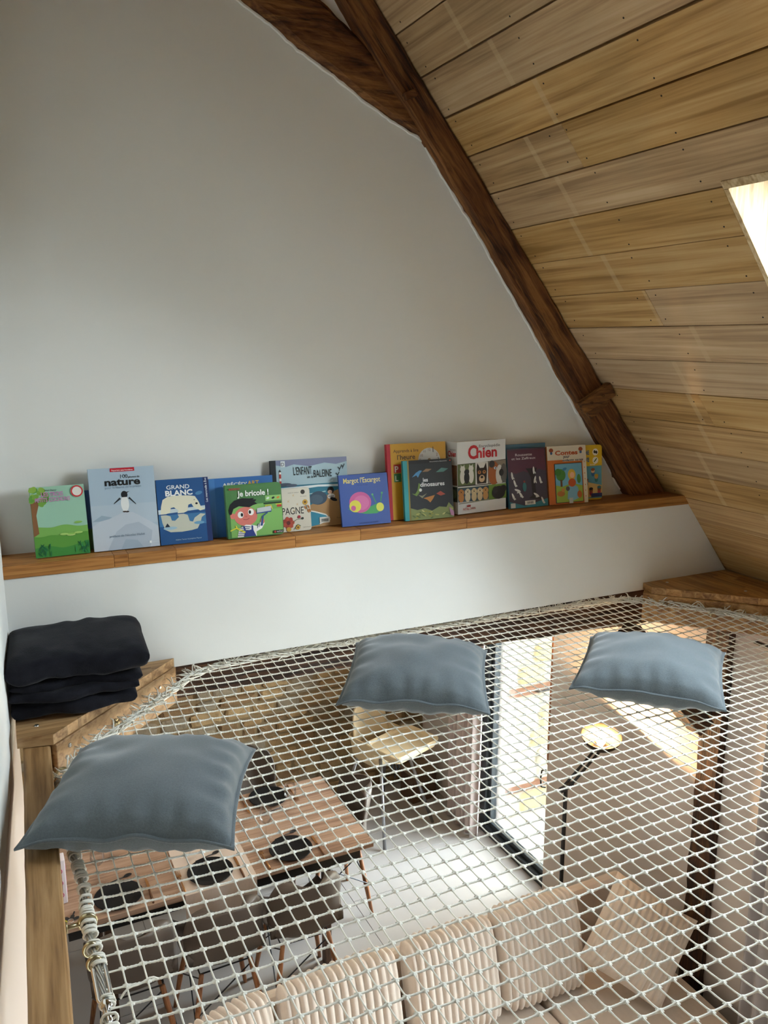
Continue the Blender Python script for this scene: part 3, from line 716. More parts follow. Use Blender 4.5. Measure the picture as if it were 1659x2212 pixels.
pillow('floor_cushion', 'square grey felt cushion lying half on the left frame beam', (0.297, 1.908, 2.431), math.radians(-23), 0.458, 0.088, G, (math.radians(-1), math.radians(2)), 'grey cushions on the net', 1)
pillow('floor_cushion', 'square grey felt cushion on the net below the snail book', (1.242, 2.295, 2.418), math.radians(-31.5), 0.465, 0.086, G, (math.radians(3), math.radians(1)), 'grey cushions on the net', 2)
pillow('floor_cushion', 'square grey felt cushion on the net above the timber post', (1.985, 2.0, 2.412), math.radians(-47.5), 0.465, 0.086, G, (math.radians(2), math.radians(-1)), 'grey cushions on the net', 3)

# ------------------------------------------------------------------ folded blanket
FLEECE = matte('black_fleece', (0.012, 0.012, 0.016), 1.0, 0.5, 30, 0.6, 260, sheen=0.08, spec=0.1)
MATS['black_fleece'].node_tree.nodes['Principled BSDF'].inputs['Sheen Roughness'].default_value = 0.4
bl = thing('folded_blanket', 'thick black fleece blanket folded into a stack on the corner board', 'blanket', (0.03, 2.72, ZB+.038), math.radians(-4))
def fold_layer(x0, x1, y0, y1, z0, z1, seed, name):
    m3 = MB(); nu, nv = 44, 56
    def fn(i, j):
        a = 2*PI*i; u = j; ca, sa = math.cos(a), math.sin(a); e = .45
        x = x0+(x1-x0)*u; k = min(1, math.sqrt(max(0.0, 1-(2*abs(u-.5))**10)) + .0)
        cy, cz = (y0+y1)/2, (z0+z1)/2
        y = cy+(y1-y0)/2*math.copysign(abs(ca)**e, ca); z = cz+(z1-z0)/2*math.copysign(abs(sa)**e, sa)*(.25+.75*k)
        p = (x, y, z); q = nz(p, 9, seed)*.010+nz(p, 22, seed)*.005
        return (x+nz(p, 8, seed+3)*.008, y+q*.9+(.010*math.sin(x*21+seed) if ca < 0 else 0), z+q*1.1)
    m3.grid(fn, nu, nv, closed_u=True)
    n0 = len(m3.v); m3.add([m3.v[k] for k in range(nu)], [tuple(range(nu))[::-1]]); m3.add([m3.v[(nv-1)*nu+k] for k in range(nu)], [tuple(range(nu))])
    return m3.build(name, FLEECE, bl, smooth=True)
fold_layer(0.005, .345, -.30, -.012, .000, .052, 1, 'fold')
fold_layer(0.000, .350, -.315, -.010, .046, .088, 2, 'fold')
fold_layer(0.004, .365, -.295, -.008, .082, .118, 3, 'fold')
fold_layer(-.002, .385, -.325, -.005, .110, .192, 4, 'fold')

# ------------------------------------------------------------------ books on the shelf
PAGES = matte('page_edges', hexc('d8d0bf'), 0.8, 0.05, 200)
class Book:
    """front cover at local y=0 facing -y, x to the right, z up the cover; leans back on the wall"""
    def __init__(s, label, x, y0, w, h, t, cover, lean, yaw=0, spine=None, rough=.35, name='picture_book', cat='book', corner=0.0):
        s.w, s.h, s.t = w, h, t; s.root = thing(name, label, cat, (x, y0, ZSH+.001+t*math.sin(lean)), 0, 'books along the wooden ledge')
        s.root.rotation_euler = (-lean, 0, math.radians(yaw)); s.k = 0
        cm = flat(cover, rough); sm = flat(spine or cover, rough); b = 0.0022
        def sheet(y0, y1):
            m = MB(); r = corner
            if r:
                pts = []
                for cx, cz, a0 in ((w-r, h-r, 0), (0.0015, h-.0015, PI/2), (0.0015, .0015, PI), (w-r, r, -PI/2)):
                    q = r if cx > w/2 else .0015
                    for k in range(5): a = a0+k*PI/8; pts.append((cx+q*math.cos(a), y0, cz+q*math.sin(a)))
                m.prism(pts, (0, y1-y0, 0))
            else: m.box((0, y0, 0), (w, y1, h))
            return m
        s.front = sheet(0, b).build('front_cover', cm, s.root, bevel=.0006, bseg=1); sheet(t-b, t).build('back_cover', cm, s.root)
        s.spine = boxobj('spine', (-.0005, .0003, 0.0005), (b, t-.0003, h-.0005), sm, s.root, .0005)
        boxobj('pages', (b, b, .003), (w-.004, t-b, h-.003), PAGES, s.root, 0)
        s.m = MB(); s.mats = []
    def _c(s, col):
        m = flat(col)
        if m not in s.mats: s.mats.append(m)
        s.m.mi = s.mats.index(m); s.k += 1; return -.0003-.00006*s.k
    def poly(s, pts, col):
        y = s._c(col); s.m.add([(u*s.w, y, v*s.h) for u, v in pts], [tuple(range(len(pts)))])
    def rect(s, u0, v0, u1, v1, col): s.poly([(u0, v0), (u1, v0), (u1, v1), (u0, v1)], col)
    def ell(s, u, v, ru, rv, col, rot=0, n=22, a0=0, a1=2*PI):
        """ellipse; radii in units of the width so circles stay round"""
        y = s._c(col); P = []
        for k in range(n):
            a = a0+(a1-a0)*k/(n if a1-a0 > 6.2 else n-1); x, z = ru*math.cos(a), rv*math.sin(a)
            P.append(((u+x*math.cos(rot)-z*math.sin(rot))*s.w, y, v*s.h+(x*math.sin(rot)+z*math.cos(rot))*s.w))
        s.m.add(P, [tuple(range(n))])
    def line(s, pts, wd, col):
        for (a, b) in zip(pts, pts[1:]):
            p = Vector((a[0]*s.w, a[1]*s.h)); q = Vector((b[0]*s.w, b[1]*s.h)); d = (q-p)
            if d.length < 1e-6: continue
            d.normalize(); n = Vector((-d.y, d.x))*wd*s.w/2; y = s._c(col); s.m.add([(c.x, y, c.y) for c in (p+n, p-n, q-n, q+n)], [(0, 1, 2, 3)])
    def text(s, txt, u, v, width, col, height=None, bold=0.0, rot=0, name='title', shear=0):
        """one line of lettering whose left end is at u,v and whose length is width (both in cover widths)"""
        cu = bpy.data.curves.new('t', 'FONT'); cu.body = txt; cu.offset = bold; cu.shear = shear; cu.resolution_u = 3
        tmp = bpy.data.objects.new('t', cu); COL.objects.link(tmp); dg = bpy.context.evaluated_depsgraph_get()
        me = bpy.data.meshes.new_from_object(tmp.evaluated_get(dg)); bpy.data.objects.remove(tmp); bpy.data.curves.remove(cu)
        xs = [q.co.x for q in me.vertices]; zs = [q.co.y for q in me.vertices]; x0, x1, z0, z1 = min(xs), max(xs), min(0, min(zs)), max(zs)
        kx = width*s.w/(x1-x0); kz = kx if height is None else height*s.h/(z1-0)
        s.k += 1; y = -.0003-.00006*s.k
        for q in me.vertices:
            a, b = (q.co.x-x0)*kx, q.co.y*kz
            if rot: a, b = a*math.cos(rot)-b*math.sin(rot), a*math.sin(rot)+b*math.cos(rot)
            q.co = (u*s.w+a, y, v*s.h+b)
        me.materials.clear(); me.materials.append(flat(col)); me.name = name
        o = bpy.data.objects.new(name, me); COL.objects.link(o); o.parent = s.front; return o
    def done(s):
        if s.m.v: s.m.build('cover_print', s.mats, s.front)
        return s.root
def hill(v0, seed, n=16, amp=.05, base=0.0):
    return [(0, base)]+[(1, base)]+[(1-k/n, v0+amp*noise.noise(Vector(((1-k/n)*3.1, seed*5.3, .5)))) for k in range(n+1)]
# nursery tale: meadow picture
b = Book('green meadow storybook with pink lettering standing at the wall end of the ledge', 0.130, 2.795, 0.165, 0.226, 0.010, '6fa36a', .22, 2, spine='4f7f4c')
b.rect(.0, .0, 1, 1, '9cc7ad'); b.poly(hill(.42, 1, amp=.06), '7cb356'); b.poly(hill(.30, 2, amp=.05), '5c9a3c'); b.poly(hill(.16, 3, amp=.06), '3f8b3b')
b.poly([(0, .3), (.10, .34), (.08, .6), (.16, .8), (0, .8)], '8b5e3a')
rg = random.Random(5)
for k in range(16): b.ell(rg.uniform(.0, .3), rg.uniform(.76, .97), .07, .05, rg.choice(('8db54a', '5f9a3e', '79a844')), rg.uniform(0, 3), 9)
for k in range(30): b.ell(rg.choice((rg.uniform(.0, .28), rg.uniform(.74, 1))), rg.uniform(.03, .16), .012, .06, rg.choice(('1f6f3c', '2d8a4c', '176038')), rg.uniform(-.8, .8), 7)
for k in range(5): b.ell(rg.uniform(.4, .9), rg.uniform(.2, .5), .08, .022, rg.choice(('a9d070', 'c9dc8a', '8fc25c')), 0, 10)
b.ell(.86, .905, .115, .115, 'c8323a'); b.ell(.86, .905, .088, .088, 'e9e4da')
b.text('Walt Disney', .27, .935, .22, '27313a', bold=.008, shear=.2, name='imprint'); b.text('LES TROIS', .2, .86, .4, 'c77fb4', .06, bold=.02); b.text('PETITS COCHONS', .08, .785, .64, 'c77fb4', .058, bold=.02)
b.done()
# hidden blue album
b = Book('blue album half hidden behind the green storybook and the penguin album', 0.245, 2.848, 0.20, 0.197, 0.012, '4a72a8', .12, 0); b.rect(0, .0, 1, .35, '5d8a4a'); b.done()
# penguin album
b = Book('pale blue penguin photo album titled nature', 0.308, 2.80, 0.211, 0.272, 0.014, 'a9bccb', .19, -1, spine='b7c7d3')
b.rect(0, 0, 1, 1, 'adc0cf'); b.rect(0, .30, 1, .55, 'b7c6d2'); b.poly([(0, .36), (.15, .43), (.3, .40), (.34, .36)], '9aaebf')
b.poly([(0, 0), (1, 0), (1, .25), (.85, .33), (.72, .40), (.62, .445), (.5, .455), (.38, .42), (.25, .38), (.12, .36), (0, .30)], 'c3ccd6')
b.poly([(.2, 0), (.85, 0), (.9, .2), (.7, .32), (.5, .30), (.35, .22)], 'b1bdca'); b.poly([(.4, 0), (.75, 0), (.66, .10), (.48, .12)], 'a3b3c2')
b.ell(.515, .555, .062, .125, 'e6e8e6'); b.ell(.515, .665, .05, .06, '1e2024'); b.poly([(.53, .695), (.60, .705), (.54, .675)], '2a2020'); b.poly([(.46, .615), (.44, .605), (.345, .555), (.35, .57), (.44, .635)], '2b3036'); b.poly([(.57, .615), (.59, .605), (.685, .535), (.68, .55), (.59, .635)], '2b3036'); b.poly([(.47, .635), (.56, .635), (.545, .60), (.515, .585), (.485, .60)], 'e6e8e6'); b.ell(.50, .458, .03, .012, '3a2e2a'); b.ell(.54, .455, .03, .012, '3a2e2a')
b.rect(.33, .95, .70, .995, 'c2182b'); b.text('Reporters sans frontières', .355, .96, .32, 'f3e9e6', bold=.015, name='imprint')
b.text('100', .48, .868, .11, '22303c', name='subtitle'); b.text('photos de', .60, .868, .17, '16181c', bold=.015, name='subtitle'); b.text('nature', .235, .785, .54, '101114', .075, bold=.03); b.text('pour la liberté de la presse', .235, .748, .55, '7b90a2', name='subtitle')
b.text('préface de Nicolas Hulot', .24, .155, .54, '6f8090', name='author'); b.rect(.84, .045, .875, .075, 'eef1f3'); b.text('ALBUM PHOTO', .885, .052, .1, 'e6ebef', name='imprint')
b.done()
# polar bears
b = Book('dark blue polar bear book titled grand blanc', 0.523, 2.797, 0.178, 0.222, 0.011, '1d4f86', .2, 0, spine='17386a')
b.rect(0, 0, .90, 1, '1e5289'); b.rect(.90, 0, 1, 1, '1a2f63'); b.poly([(0, .47), (.90, .51), (.90, .56), (.55, .545), (0, .54)], 'c9d5d8'); b.rect(0, .28, .90, .455, '3f76a4')
for sg, v, cc in ((1, .47, 'e2ddc4'), (-1, .455, 'c6c7b6')):
    f = lambda u, d: (u, v+sg*d*.74)
    b.poly([f(.04, .0), f(.06, .16), f(.10, .30), f(.20, .36), f(.42, .37), f(.60, .355), f(.72, .33), f(.78, .22), f(.82, .10), f(.90, .04), f(.80, .02), f(.68, .10), f(.64, .18), f(.58, .16), f(.55, .03), f(.48, .0), f(.36, .0), f(.38, .06), f(.30, .13), f(.24, .12), f(.22, .03), f(.14, .0)], cc)
b.ell(.74, .60, .025, .02, '1d1d22'); b.ell(.70, .66, .008, .008, '1d1d22'); b.ell(.80, .76, .07, .035, '4b82ad', .2); b.ell(.2, .25, .13, .03, '9fc0d0'); b.ell(.76, .30, .1, .03, '6fa0c0'); b.poly([(.1, .27), (.15, .33), (.2, .27)], '17233a')
b.text('GRAND', .19, .845, .44, 'e8eaea', .062, bold=.015); b.text('BLANC', .16, .745, .52, 'f2f2ee', .082, bold=.035)
b.text('Les mercredis à Ève', .965, .61, .47, 'e4e8ee', bold=.012, rot=PI/2, name='side_lettering'); b.text('Adeline Ternier & Joséphine Maynet', .28, .055, .5, 'b9cbdb', name='author'); b.done()
# alphabet of art
b = Book('sky blue alphabet art book half hidden behind the green book', 0.706, 2.832, 0.232, 0.208, 0.014, '3d74b4', .10, -1, spine='4a82bf')
b.rect(0, 0, 1, 1, '3a71b2'); b.rect(0, 0, .09, 1, '4a82c0'); b.text('ABÉCÉD’', .21, .855, .38, 'ece9df', .075, bold=.02); b.text('ART', .60, .855, .18, 'e0a92c', .075, bold=.02); b.done()
# do-it-yourself board book
b = Book('green board book with a boy holding a paint roller', 0.752, 2.783, 0.203, 0.188, 0.022, '4f7f4a', .14, -1, spine='57874e', corner=.014)
b.rect(.06, .60, .985, .98, '4d7d48')
b.poly([(.06, .02), (.985, .02), (.99, .48), (.99, .56), (.06, .56)], '7fb461'); b.rect(.06, .40, .99, .62, '7fb461')
b.rect(.70, .66, .985, .76, '8ebf6c'); b.rect(.66, .60, .985, .625, '21301f'); b.rect(.66, .50, .985, .60, '6fa453')
for u, c in ((.745, 'cfdcd0'), (.84, '26302a'), (.93, 'd98a3a')): b.ell(u, .71, .03, .018, c, .4, 10)
b.poly([(.68, .50), (.69, .58), (.80, .58), (.82, .50), (.80, .50), (.785, .565), (.71, .565), (.70, .50)], 'd7c13a'); b.rect(.90, .53, .985, .575, 'b5392f'); b.rect(.88, .575, .985, .59, 'd7c13a')
b.ell(.33, .40, .205, .165, 'd6796c'); b.ell(.10, .42, .045, .05, 'd6796c'); b.rect(.30, .18, .42, .30, 'd6796c')
b.poly([(.04, .46), (.03, .54), (.07, .64), (.14, .71), (.28, .745), (.42, .73), (.5, .735), (.47, .71), (.54, .70), (.50, .66), (.55, .62), (.47, .60), (.40, .565), (.22, .60), (.12, .555), (.08, .45)], '15161a')
b.ell(.24, .435, .052, .058, 'f1efe8'); b.ell(.425, .475, .052, .058, 'f1efe8'); b.ell(.262, .435, .022, .032, '17181c'); b.ell(.405, .475, .022, .032, '17181c'); b.ell(.335, .40, .02, .014, 'c5655c'); b.line([(.28, .345), (.34, .335), (.39, .36)], .008, '8c3f40')
b.poly([(.16, .02), (.2, .18), (.32, .245), (.44, .23), (.52, .20), (.58, .27), (.66, .25), (.60, .15), (.50, .10), (.50, .02)], 'f0eee8')
for k in range(6): b.line([(.17+.012*k, .05+.035*k), (.30+.02*k, .045+.03*k)], .012, '2b3566')
for k in range(4): b.line([(.52+.03*k, .16+.02*k), (.535+.03*k, .245)], .01, '2b3566')
b.poly([(.27, .02), (.30, .13), (.44, .15), (.49, .02)], '2c3f86'); b.line([(.30, .13), (.28, .22)], .03, '2c3f86'); b.line([(.43, .14), (.43, .22)], .03, '2c3f86')
b.ell(.62, .29, .035, .05, 'd6796c'); b.line([(.60, .20), (.63, .38)], .035, '2f4f86'); b.line([(.63, .38), (.72, .44)], .02, '2f4f86'); b.poly([(.52, .43), (.53, .50), (.80, .52), (.79, .45)], '35508a'); b.poly([(.53, .45), (.535, .535), (.79, .56), (.785, .47)], 'bfc4c4')
b.line([(.04, .15), (.16, .20), (.14, .24)], .02, 'd8cf3e'); b.line([(.14, .20), (.30, .10)], .025, 'd8cf3e')
b.text('KIDIDOC', .06, .905, .20, 'b93646', .035, bold=.03, name='imprint'); b.text('Je bricole !', .20, .78, .56, 'f2f2ec', .105, bold=.025)
b.rect(.80, .035, .985, .09, '1b2118'); b.ell(.835, .062, .018, .018, 'c03a33'); b.text('nathan', .865, .05, .11, 'e8e8e2', name='imprint'); b.done()
# whale
b = Book('wide seaside picture book about a child and a whale', 0.940, 2.852, 0.300, 0.256, 0.011, 'c9d2d0', .10, -1, spine='22272a')
b.rect(.0, 0, .07, 1, '20262a'); b.rect(.07, 0, 1, 1, 'a9c2ca'); b.poly([(.07, 1), (1, 1), (1, .93), (.85, .9), (.7, .93), (.5, .89), (.3, .93), (.2, .9), (.07, .93)], '8388a4')
b.poly([(.07, 0), (1, 0), (1, .42), (.6, .40), (.07, .45)], '2f7d92'); b.rect(.07, .42, 1, .63, '2e768c'); b.poly([(.07, .58), (.3, .56), (.6, .585), (1, .565), (1, .60), (.6, .615), (.07, .60)], 'dfe6e4'); b.line([(.1, .50), (.4, .48), (.7, .51)], .012, 'a9cbd0')
b.poly([(.3, 0), (1, 0), (1, .58), (.8, .50), (.62, .40), (.45, .30), (.38, .18)], 'b1895a'); b.poly([(.42, 0), (.6, .03), (.74, .09), (.70, .16), (.55, .22), (.42, .26), (.3, .2), (.3, 0)], '3b8fa8'); b.line([(.60, .04), (.74, .09), (.69, .165), (.55, .22), (.45, .25)], .016, 'e6e6dc')
b.ell(.60, .42, .115, .085, '3f5262'); b.ell(.57, .40, .09, .06, '4d6272')
b.ell(.765, .52, .045, .045, '1d2024'); b.ell(.755, .495, .03, .025, 'e2bda2'); b.ell(.77, .43, .05, .035, 'e8e6e0'); b.line([(.73, .43), (.81, .43)], .008, '23262a'); b.ell(.80, .385, .05, .022, '23262a', -.4)
b.rect(.105, .74, .13, .80, 'b53a34'); b.rect(.105, .66, .13, .70, 'b53a34'); b.rect(.105, .70, .13, .74, 'e6e2da'); b.rect(.105, .80, .13, .83, 'e6e2da'); b.poly([(.10, .83), (.135, .83), (.118, .87)], '4a4a4a'); b.ell(.17, .645, .09, .022, '4c5664'); b.ell(.26, .63, .07, .018, '5a6472')
b.rect(.13, .90, .185, .985, 'd5dbdc'); b.text('D', .137, .915, .038, '1d2124', name='shelf_mark')
b.text('L’ENFANT', .29, .775, .24, '14181c', .115, bold=.005); b.text('BALEINE', .55, .725, .24, '14181c', .105, bold=.005); b.text('et la', .465, .72, .075, '14181c', shear=.2, bold=.01)
for u, v in ((.90, .835), (.87, .75), (.945, .865)): b.line([(u-.025, v+.02), (u, v-.015), (u+.02, v+.03)], .010, '2b3036'); b.line([(u-.01, v-.04), (u, v-.01)], .008, '2b3036')
b.rect(.60, .05, .735, .135, 'd9d6cb'); 
for k in range(12): b.rect(.62+k*.008, .065, .62+k*.008+(.005 if k % 3 else .003), .11, '2b2b2b')
b.text('Rossy & Zemanel', .83, .10, .15, '3a2b1c', name='author'); b.done()
# flower board book
b = Book('cream board book with red flowers partly behind the green book', 0.905, 2.810, 0.167, 0.158, 0.010, 'cfc8b7', .14, -1, corner=.012)
b.rect(.02, .02, .985, .98, 'd3ccbb'); b.text('CAMPAGNE', .0, .40, .84, '2a2622', .16, bold=.006)
for u, v, r in ((.62, .86, .05),): b.ell(.84, .90, .05, .05, '3b342c')
b.text('toute en couleurs', .5, .885, .25, '6b6357', name='subtitle'); b.text('livre sonore', .78, .79, .14, '5b5347', name='subtitle')
for u, v in ((.62, .83), (.5, .7), (.7, .62), (.62, .48)): b.line([(u-.02, v-.02), (u+.02, v+.03)], .01, 'c7ad80'); b.line([(u-.02, v+.02), (u+.02, v-.02)], .01, 'c7ad80')
b.line([(.96, .40), (.92, .50), (.89, .62)], .012, '4a5a3a'); b.ell(.88, .66, .06, .06, 'c79a3a'); b.ell(.88, .66, .025, .025, '6d4a22')
for u, v in ((.95, .55), (.88, .53), (.98, .46), (.94, .45)): b.ell(u, v, .02, .045, 'a86a34', .5, 9)
b.ell(.47, .21, .12, .11, 'a84232'); b.ell(.47, .21, .05, .05, '5c2620')
for k in range(7): b.ell(.47+.09*math.cos(k*.9), .21+.095*math.sin(k*.9), .05, .045, ('b34a36', '9c3a2c')[k % 2], k, 10)
b.ell(.68, .09, .05, .05, 'c79a3a'); b.ell(.47, .06, .055, .05, 'c79a3a'); b.ell(.68, .09, .02, .02, '6d4a22'); b.ell(.72, .33, .035, .035, 'a32f3a'); b.ell(.80, .29, .025, .025, '2b2b2b'); b.line([(.55, .2), (.66, .27), (.80, .29)], .008, '4a5a3a'); b.line([(.58, .04), (.68, .16), (.75, .12)], .01, '5b6b3a')
b.text('Agnès Chaumié', .80, .075, .17, '6b6357', name='author'); b.done()
# snail title (generic snail-coloured shapes)
b = Book('royal blue square book with yellow snail title', 1.190, 2.795, 0.198, 0.193, 0.011, '2f4c93', .22, -2, spine='2a4384')
b.rect(.0, 0, 1, 1, '30509a'); b.text('Margot l’Escargot', .09, .835, .76, 'e6d67c', .10, bold=.008); b.text('Antoon Krings', .36, .775, .22, '1f3470', name='author')
b.poly([(.14, .34), (.24, .27), (.5, .215), (.72, .21), (.84, .27), (.86, .36), (.78, .42), (.62, .36), (.4, .34)], '3f9a55'); b.ell(.40, .45, .225, .20, 'c4548f'); b.ell(.42, .44, .16, .14, 'cf6a9f'); b.ell(.29, .38, .12, .115, 'd8cf3e'); b.ell(.25, .345, .05, .05, 'c4548f'); b.ell(.80, .33, .08, .085, 'd8d850')
b.line([(.72, .42), (.66, .58)], .018, '3f9a55'); b.line([(.82, .43), (.86, .60)], .018, '3f9a55'); b.ell(.66, .585, .02, .02, '57b06c'); b.ell(.86, .605, .02, .02, '57b06c')
b.text('GALLIMARD JEUNESSE', .34, .03, .4, '223a78', name='imprint'); b.done()
b = Book('thin black book almost hidden behind the blue snail book', 1.245, 2.848, 0.165, 0.186, 0.010, '17161a', .08, 0); b.done()
# clock book
b = Book('yellow clock book with red spine behind the dinosaur book', 1.400, 2.822, 0.258, 0.294, 0.018, 'd2a02c', .12, -1, spine='b71f30')
b.rect(0, 0, .06, 1, 'bb2333'); b.rect(.06, 0, 1, 1, 'd09c2a'); b.text('Apprends à lire', .11, .885, .42, '2a2620', bold=.004); b.text('l’heure', .17, .79, .30, '1d1a18', .065, bold=.006)
b.ell(.71, .76, .19, .19, 'cfcfca'); b.ell(.71, .76, .03, .03, '8b6a3a')
for k in range(12): a = PI/2-k*PI/6; b.text(str(12 if k == 0 else k), .71+.155*math.cos(a)-.014, .76+(.155*math.sin(a)-.014)*b.w/b.h, .012 if k == 1 else .04 if k in (10, 0) else .03 if k == 11 else .026, ('7a4a3a', '4a4a4a')[k % 2], name='clock_numeral')
b.rect(.10, .62, .22, .73, 'b73a33'); b.rect(.10, .50, .22, .61, '3f7a4a'); b.text('P', .12, .63, .06, 'e6e6da', bold=.02, name='letter_tile'); b.text('L', .12, .515, .05, 'e6e6da', bold=.02, name='letter_tile'); b.done()
# dinosaurs
b = Book('glossy black dinosaur book with turquoise spine', 1.450, 2.787, 0.212, 0.232, 0.014, '20262b', .13, -2, spine='2b8f95', rough=.15)
b.rect(0, 0, .115, 1, '2f969b'); b.rect(.085, 0, .115, 1, '8a7a3a'); b.rect(.115, 0, 1, 1, '1f252a'); b.rect(.115, .94, 1, 1, '0f1215'); b.text('mes premières découvertes', .54, .955, .36, 'd8dadb', name='imprint'); b.ell(.965, .966, .014, .014, 'd0522c')
b.text('les', .39, .635, .10, 'eceeee', bold=.02); b.text('dinosaures', .33, .555, .50, 'eceeee', .07, bold=.022)
b.poly([(.17, .72), (.25, .79), (.33, .83), (.38, .82), (.33, .77), (.29, .71), (.26, .75)], '4a86b4'); b.poly([(.15, .45), (.22, .44), (.27, .5), (.3, .62), (.33, .6), (.31, .46), (.25, .40)], '6f8a3f'); b.poly([(.38, .80), (.46, .85), (.58, .84), (.5, .80)], '9a7a5a'); b.poly([(.66, .78), (.78, .85), (.92, .83), (.82, .78)], '5a8a84')
b.poly([(.38, .36), (.5, .38), (.62, .40), (.58, .34), (.52, .28), (.46, .33)], 'b7793a'); b.poly([(.28, .42), (.36, .40), (.46, .44), (.36, .36)], '8a8a70'); b.poly([(.65, .42), (.74, .46), (.84, .40), (.74, .38)], 'a84a3a'); b.ell(.33, .50, .03, .03, 'd8d8d0')
b.poly([(.115, 0), (1, 0), (1, .16), (.9, .26), (.85, .18), (.7, .20), (.55, .14), (.4, .19), (.25, .17), (.115, .21)], '7f8a52')
for k in range(26): b.ell(rg.uniform(.15, .97), rg.uniform(.02, .15), rg.uniform(.02, .05), .014, rg.choice(('a9a860', '5c6a3a', '93903f', 'c0b878')), rg.uniform(-.6, .6), 8)
b.poly([(.93, .04), (1, .02), (1, .1), (.9, .18)], 'b07fa0'); b.done()
# dog encyclopedia, thick
b = Book('thick white dog encyclopedia with big red title', 1.692, 2.797, 0.243, 0.289, 0.068, 'dbdcdb', .06, 5, spine='d6d7d6', name='dog_encyclopedia')
b.poly([(0, .695), (.5, .70), (1, .715), (1, .38), (.5, .375), (0, .385)], '4a4a40'); b.poly([(0, .37), (.5, .365), (1, .37), (1, .16), (.5, .155), (0, .185)], '55603e')
b.text('C', .215, .76, .185, 'c0202c', .185, bold=.035); b.text('hien', .385, .765, .43, 'c0202c', .145, bold=.03); b.text('Encyclopédie', .44, .905, .44, '6b6e70', .038, bold=.012, name='subtitle')
b.rect(.0, .40, .35, .69, '5e6b3f'); b.rect(.36, .39, .62, .70, 'd6d3cc'); b.rect(.63, .39, 1, .705, '8a7f70')
for u, c in ((.10, 'd6d3c8'), (.27, 'd6d3c8')): b.ell(u, .52, .055, .12, c); b.ell(u, .625, .05, .05, c); b.poly([(u-.04, .64), (u-.035, .69), (u-.01, .65)], c); b.poly([(u+.04, .64), (u+.035, .69), (u+.01, .65)], c)
b.ell(.18, .50, .055, .10, '1f1f20'); b.ell(.18, .58, .05, .045, '1f1f20')
b.poly([(.39, .40), (.38, .60), (.40, .69), (.45, .62), (.53, .62), (.58, .69), (.60, .58), (.58, .40)], '2b201c'); b.ell(.44, .56, .035, .03, 'b0703a'); b.ell(.54, .56, .035, .03, 'b0703a'); b.ell(.49, .47, .06, .06, 'd0b08a'); b.ell(.49, .49, .028, .02, '16120f'); b.ell(.44, .565, .012, .012, '101010'); b.ell(.54, .565, .012, .012, '101010')
b.ell(.74, .53, .12, .20, 'a0582c'); b.ell(.86, .50, .08, .17, 'c9c4bc'); b.ell(.95, .52, .07, .16, '5a5856'); b.ell(.90, .53, .05, .06, '242428'); b.ell(.77, .60, .028, .022, 'dfe6ea'); b.ell(.775, .60, .012, .012, '14181c'); b.ell(.70, .66, .06, .06, '3a3432')
b.rect(0, .17, .62, .36, '3b5263'); b.rect(.63, .165, 1, .37, '6c8a3a')
for u, c in ((.06, 'b5793c'), (.19, 'd0c4a8'), (.32, 'c9b48a'), (.44, 'c7b28c'), (.555, 'b98a52')): b.ell(u, .23, .055, .075, c); b.ell(u, .315, .045, .042, c); b.ell(u-.045, .30, .014, .035, c); b.ell(u+.045, .30, .014, .035, c); b.ell(u, .305, .012, .01, '2b201a'); b.ell(u-.016, .325, .006, .006, '2b201a'); b.ell(u+.016, .325, .006, .006, '2b201a')
b.ell(.83, .25, .14, .11, '1c1b1c'); b.ell(.76, .29, .05, .06, '262527'); b.ell(.93, .30, .07, .06, '1a191a'); b.poly([(0, .155), (.5, .17), (.62, .18), (.62, .165), (.3, .15), (0, .145)], '8a8a72')
b.text('ROYAL CANIN', .09, .055, .25, 'a8262e', .028, bold=.02, name='imprint'); b.poly([(.17, .095), (.165, .125), (.19, .112), (.205, .13), (.22, .112), (.245, .125), (.24, .095)], 'a8262e')
rt = b.done()
# its spine print: picture bands and lettering on the left face
sp = Book.__new__(Book); sp.w, sp.h, sp.k = 0.064, 0.289, 0; sp.m = MB(); sp.mats = []; sp.front = b.spine
sp.rect(.03, .40, 1, .68, '6a4a30'); sp.ell(.5, .56, .3, .4, '8a5a34'); sp.rect(.03, .17, 1, .38, '2f3b2c'); sp.ell(.6, .28, .3, .3, '5d6a4a'); 
turned = [sp.text('Chien', .06, .80, .86, 'c0202c', .075, bold=.03, name='spine_title'), sp.text('Encyclopédie', .30, .885, .6, '6b6e70', name='spine_title'), sp.m.build('spine_print', sp.mats, b.spine)]
for o in turned:
    for q in o.data.vertices: x, y, z = q.co; q.co = (-.0008+y, .066-x, z)
# Roussette with a blue album behind
b = Book('slate blue album just showing above the purple bat book', 1.955, 2.848, 0.200, 0.262, 0.010, '3f6f8c', .08, -1); b.done()
b = Book('dark purple picture book with white bats around a tree', 1.950, 2.812, 0.192, 0.247, 0.012, '4a3a4c', .16, -1, spine='3d7382', corner=.008)
b.rect(.01, .0, 1, .98, '3c3444'); b.poly([(.01, .62), (.2, .58), (.4, .62), (.6, .56), (.8, .64), (.98, .6), (.97, .975), (.01, .975)], '54293e'); b.poly([(.5, .15), (.6, .2), (.58, .5), (.5, .62), (.45, .66), (.75, .66), (.68, .5), (.7, .2), (.85, .12)], '221c22'); b.poly([(.0, 0), (1, 0), (1, .13), (.7, .08), (.4, .03), (.0, .12)], '2f7d88')
for u, v, r in ((.10, .55, .1), (.16, .42, .3), (.22, .3, 1.2), (.30, .22, .6), (.68, .46, -.3), (.66, .62, 0), (.82, .45, .2), (.70, .2, 1.0), (.86, .10, .4), (.10, .2, .4)): b.ell(u, v, .025, .085, 'd5d5d0', r, 10); b.ell(u+.02, v-.03, .018, .05, 'c6c8c4', r+.7, 8)
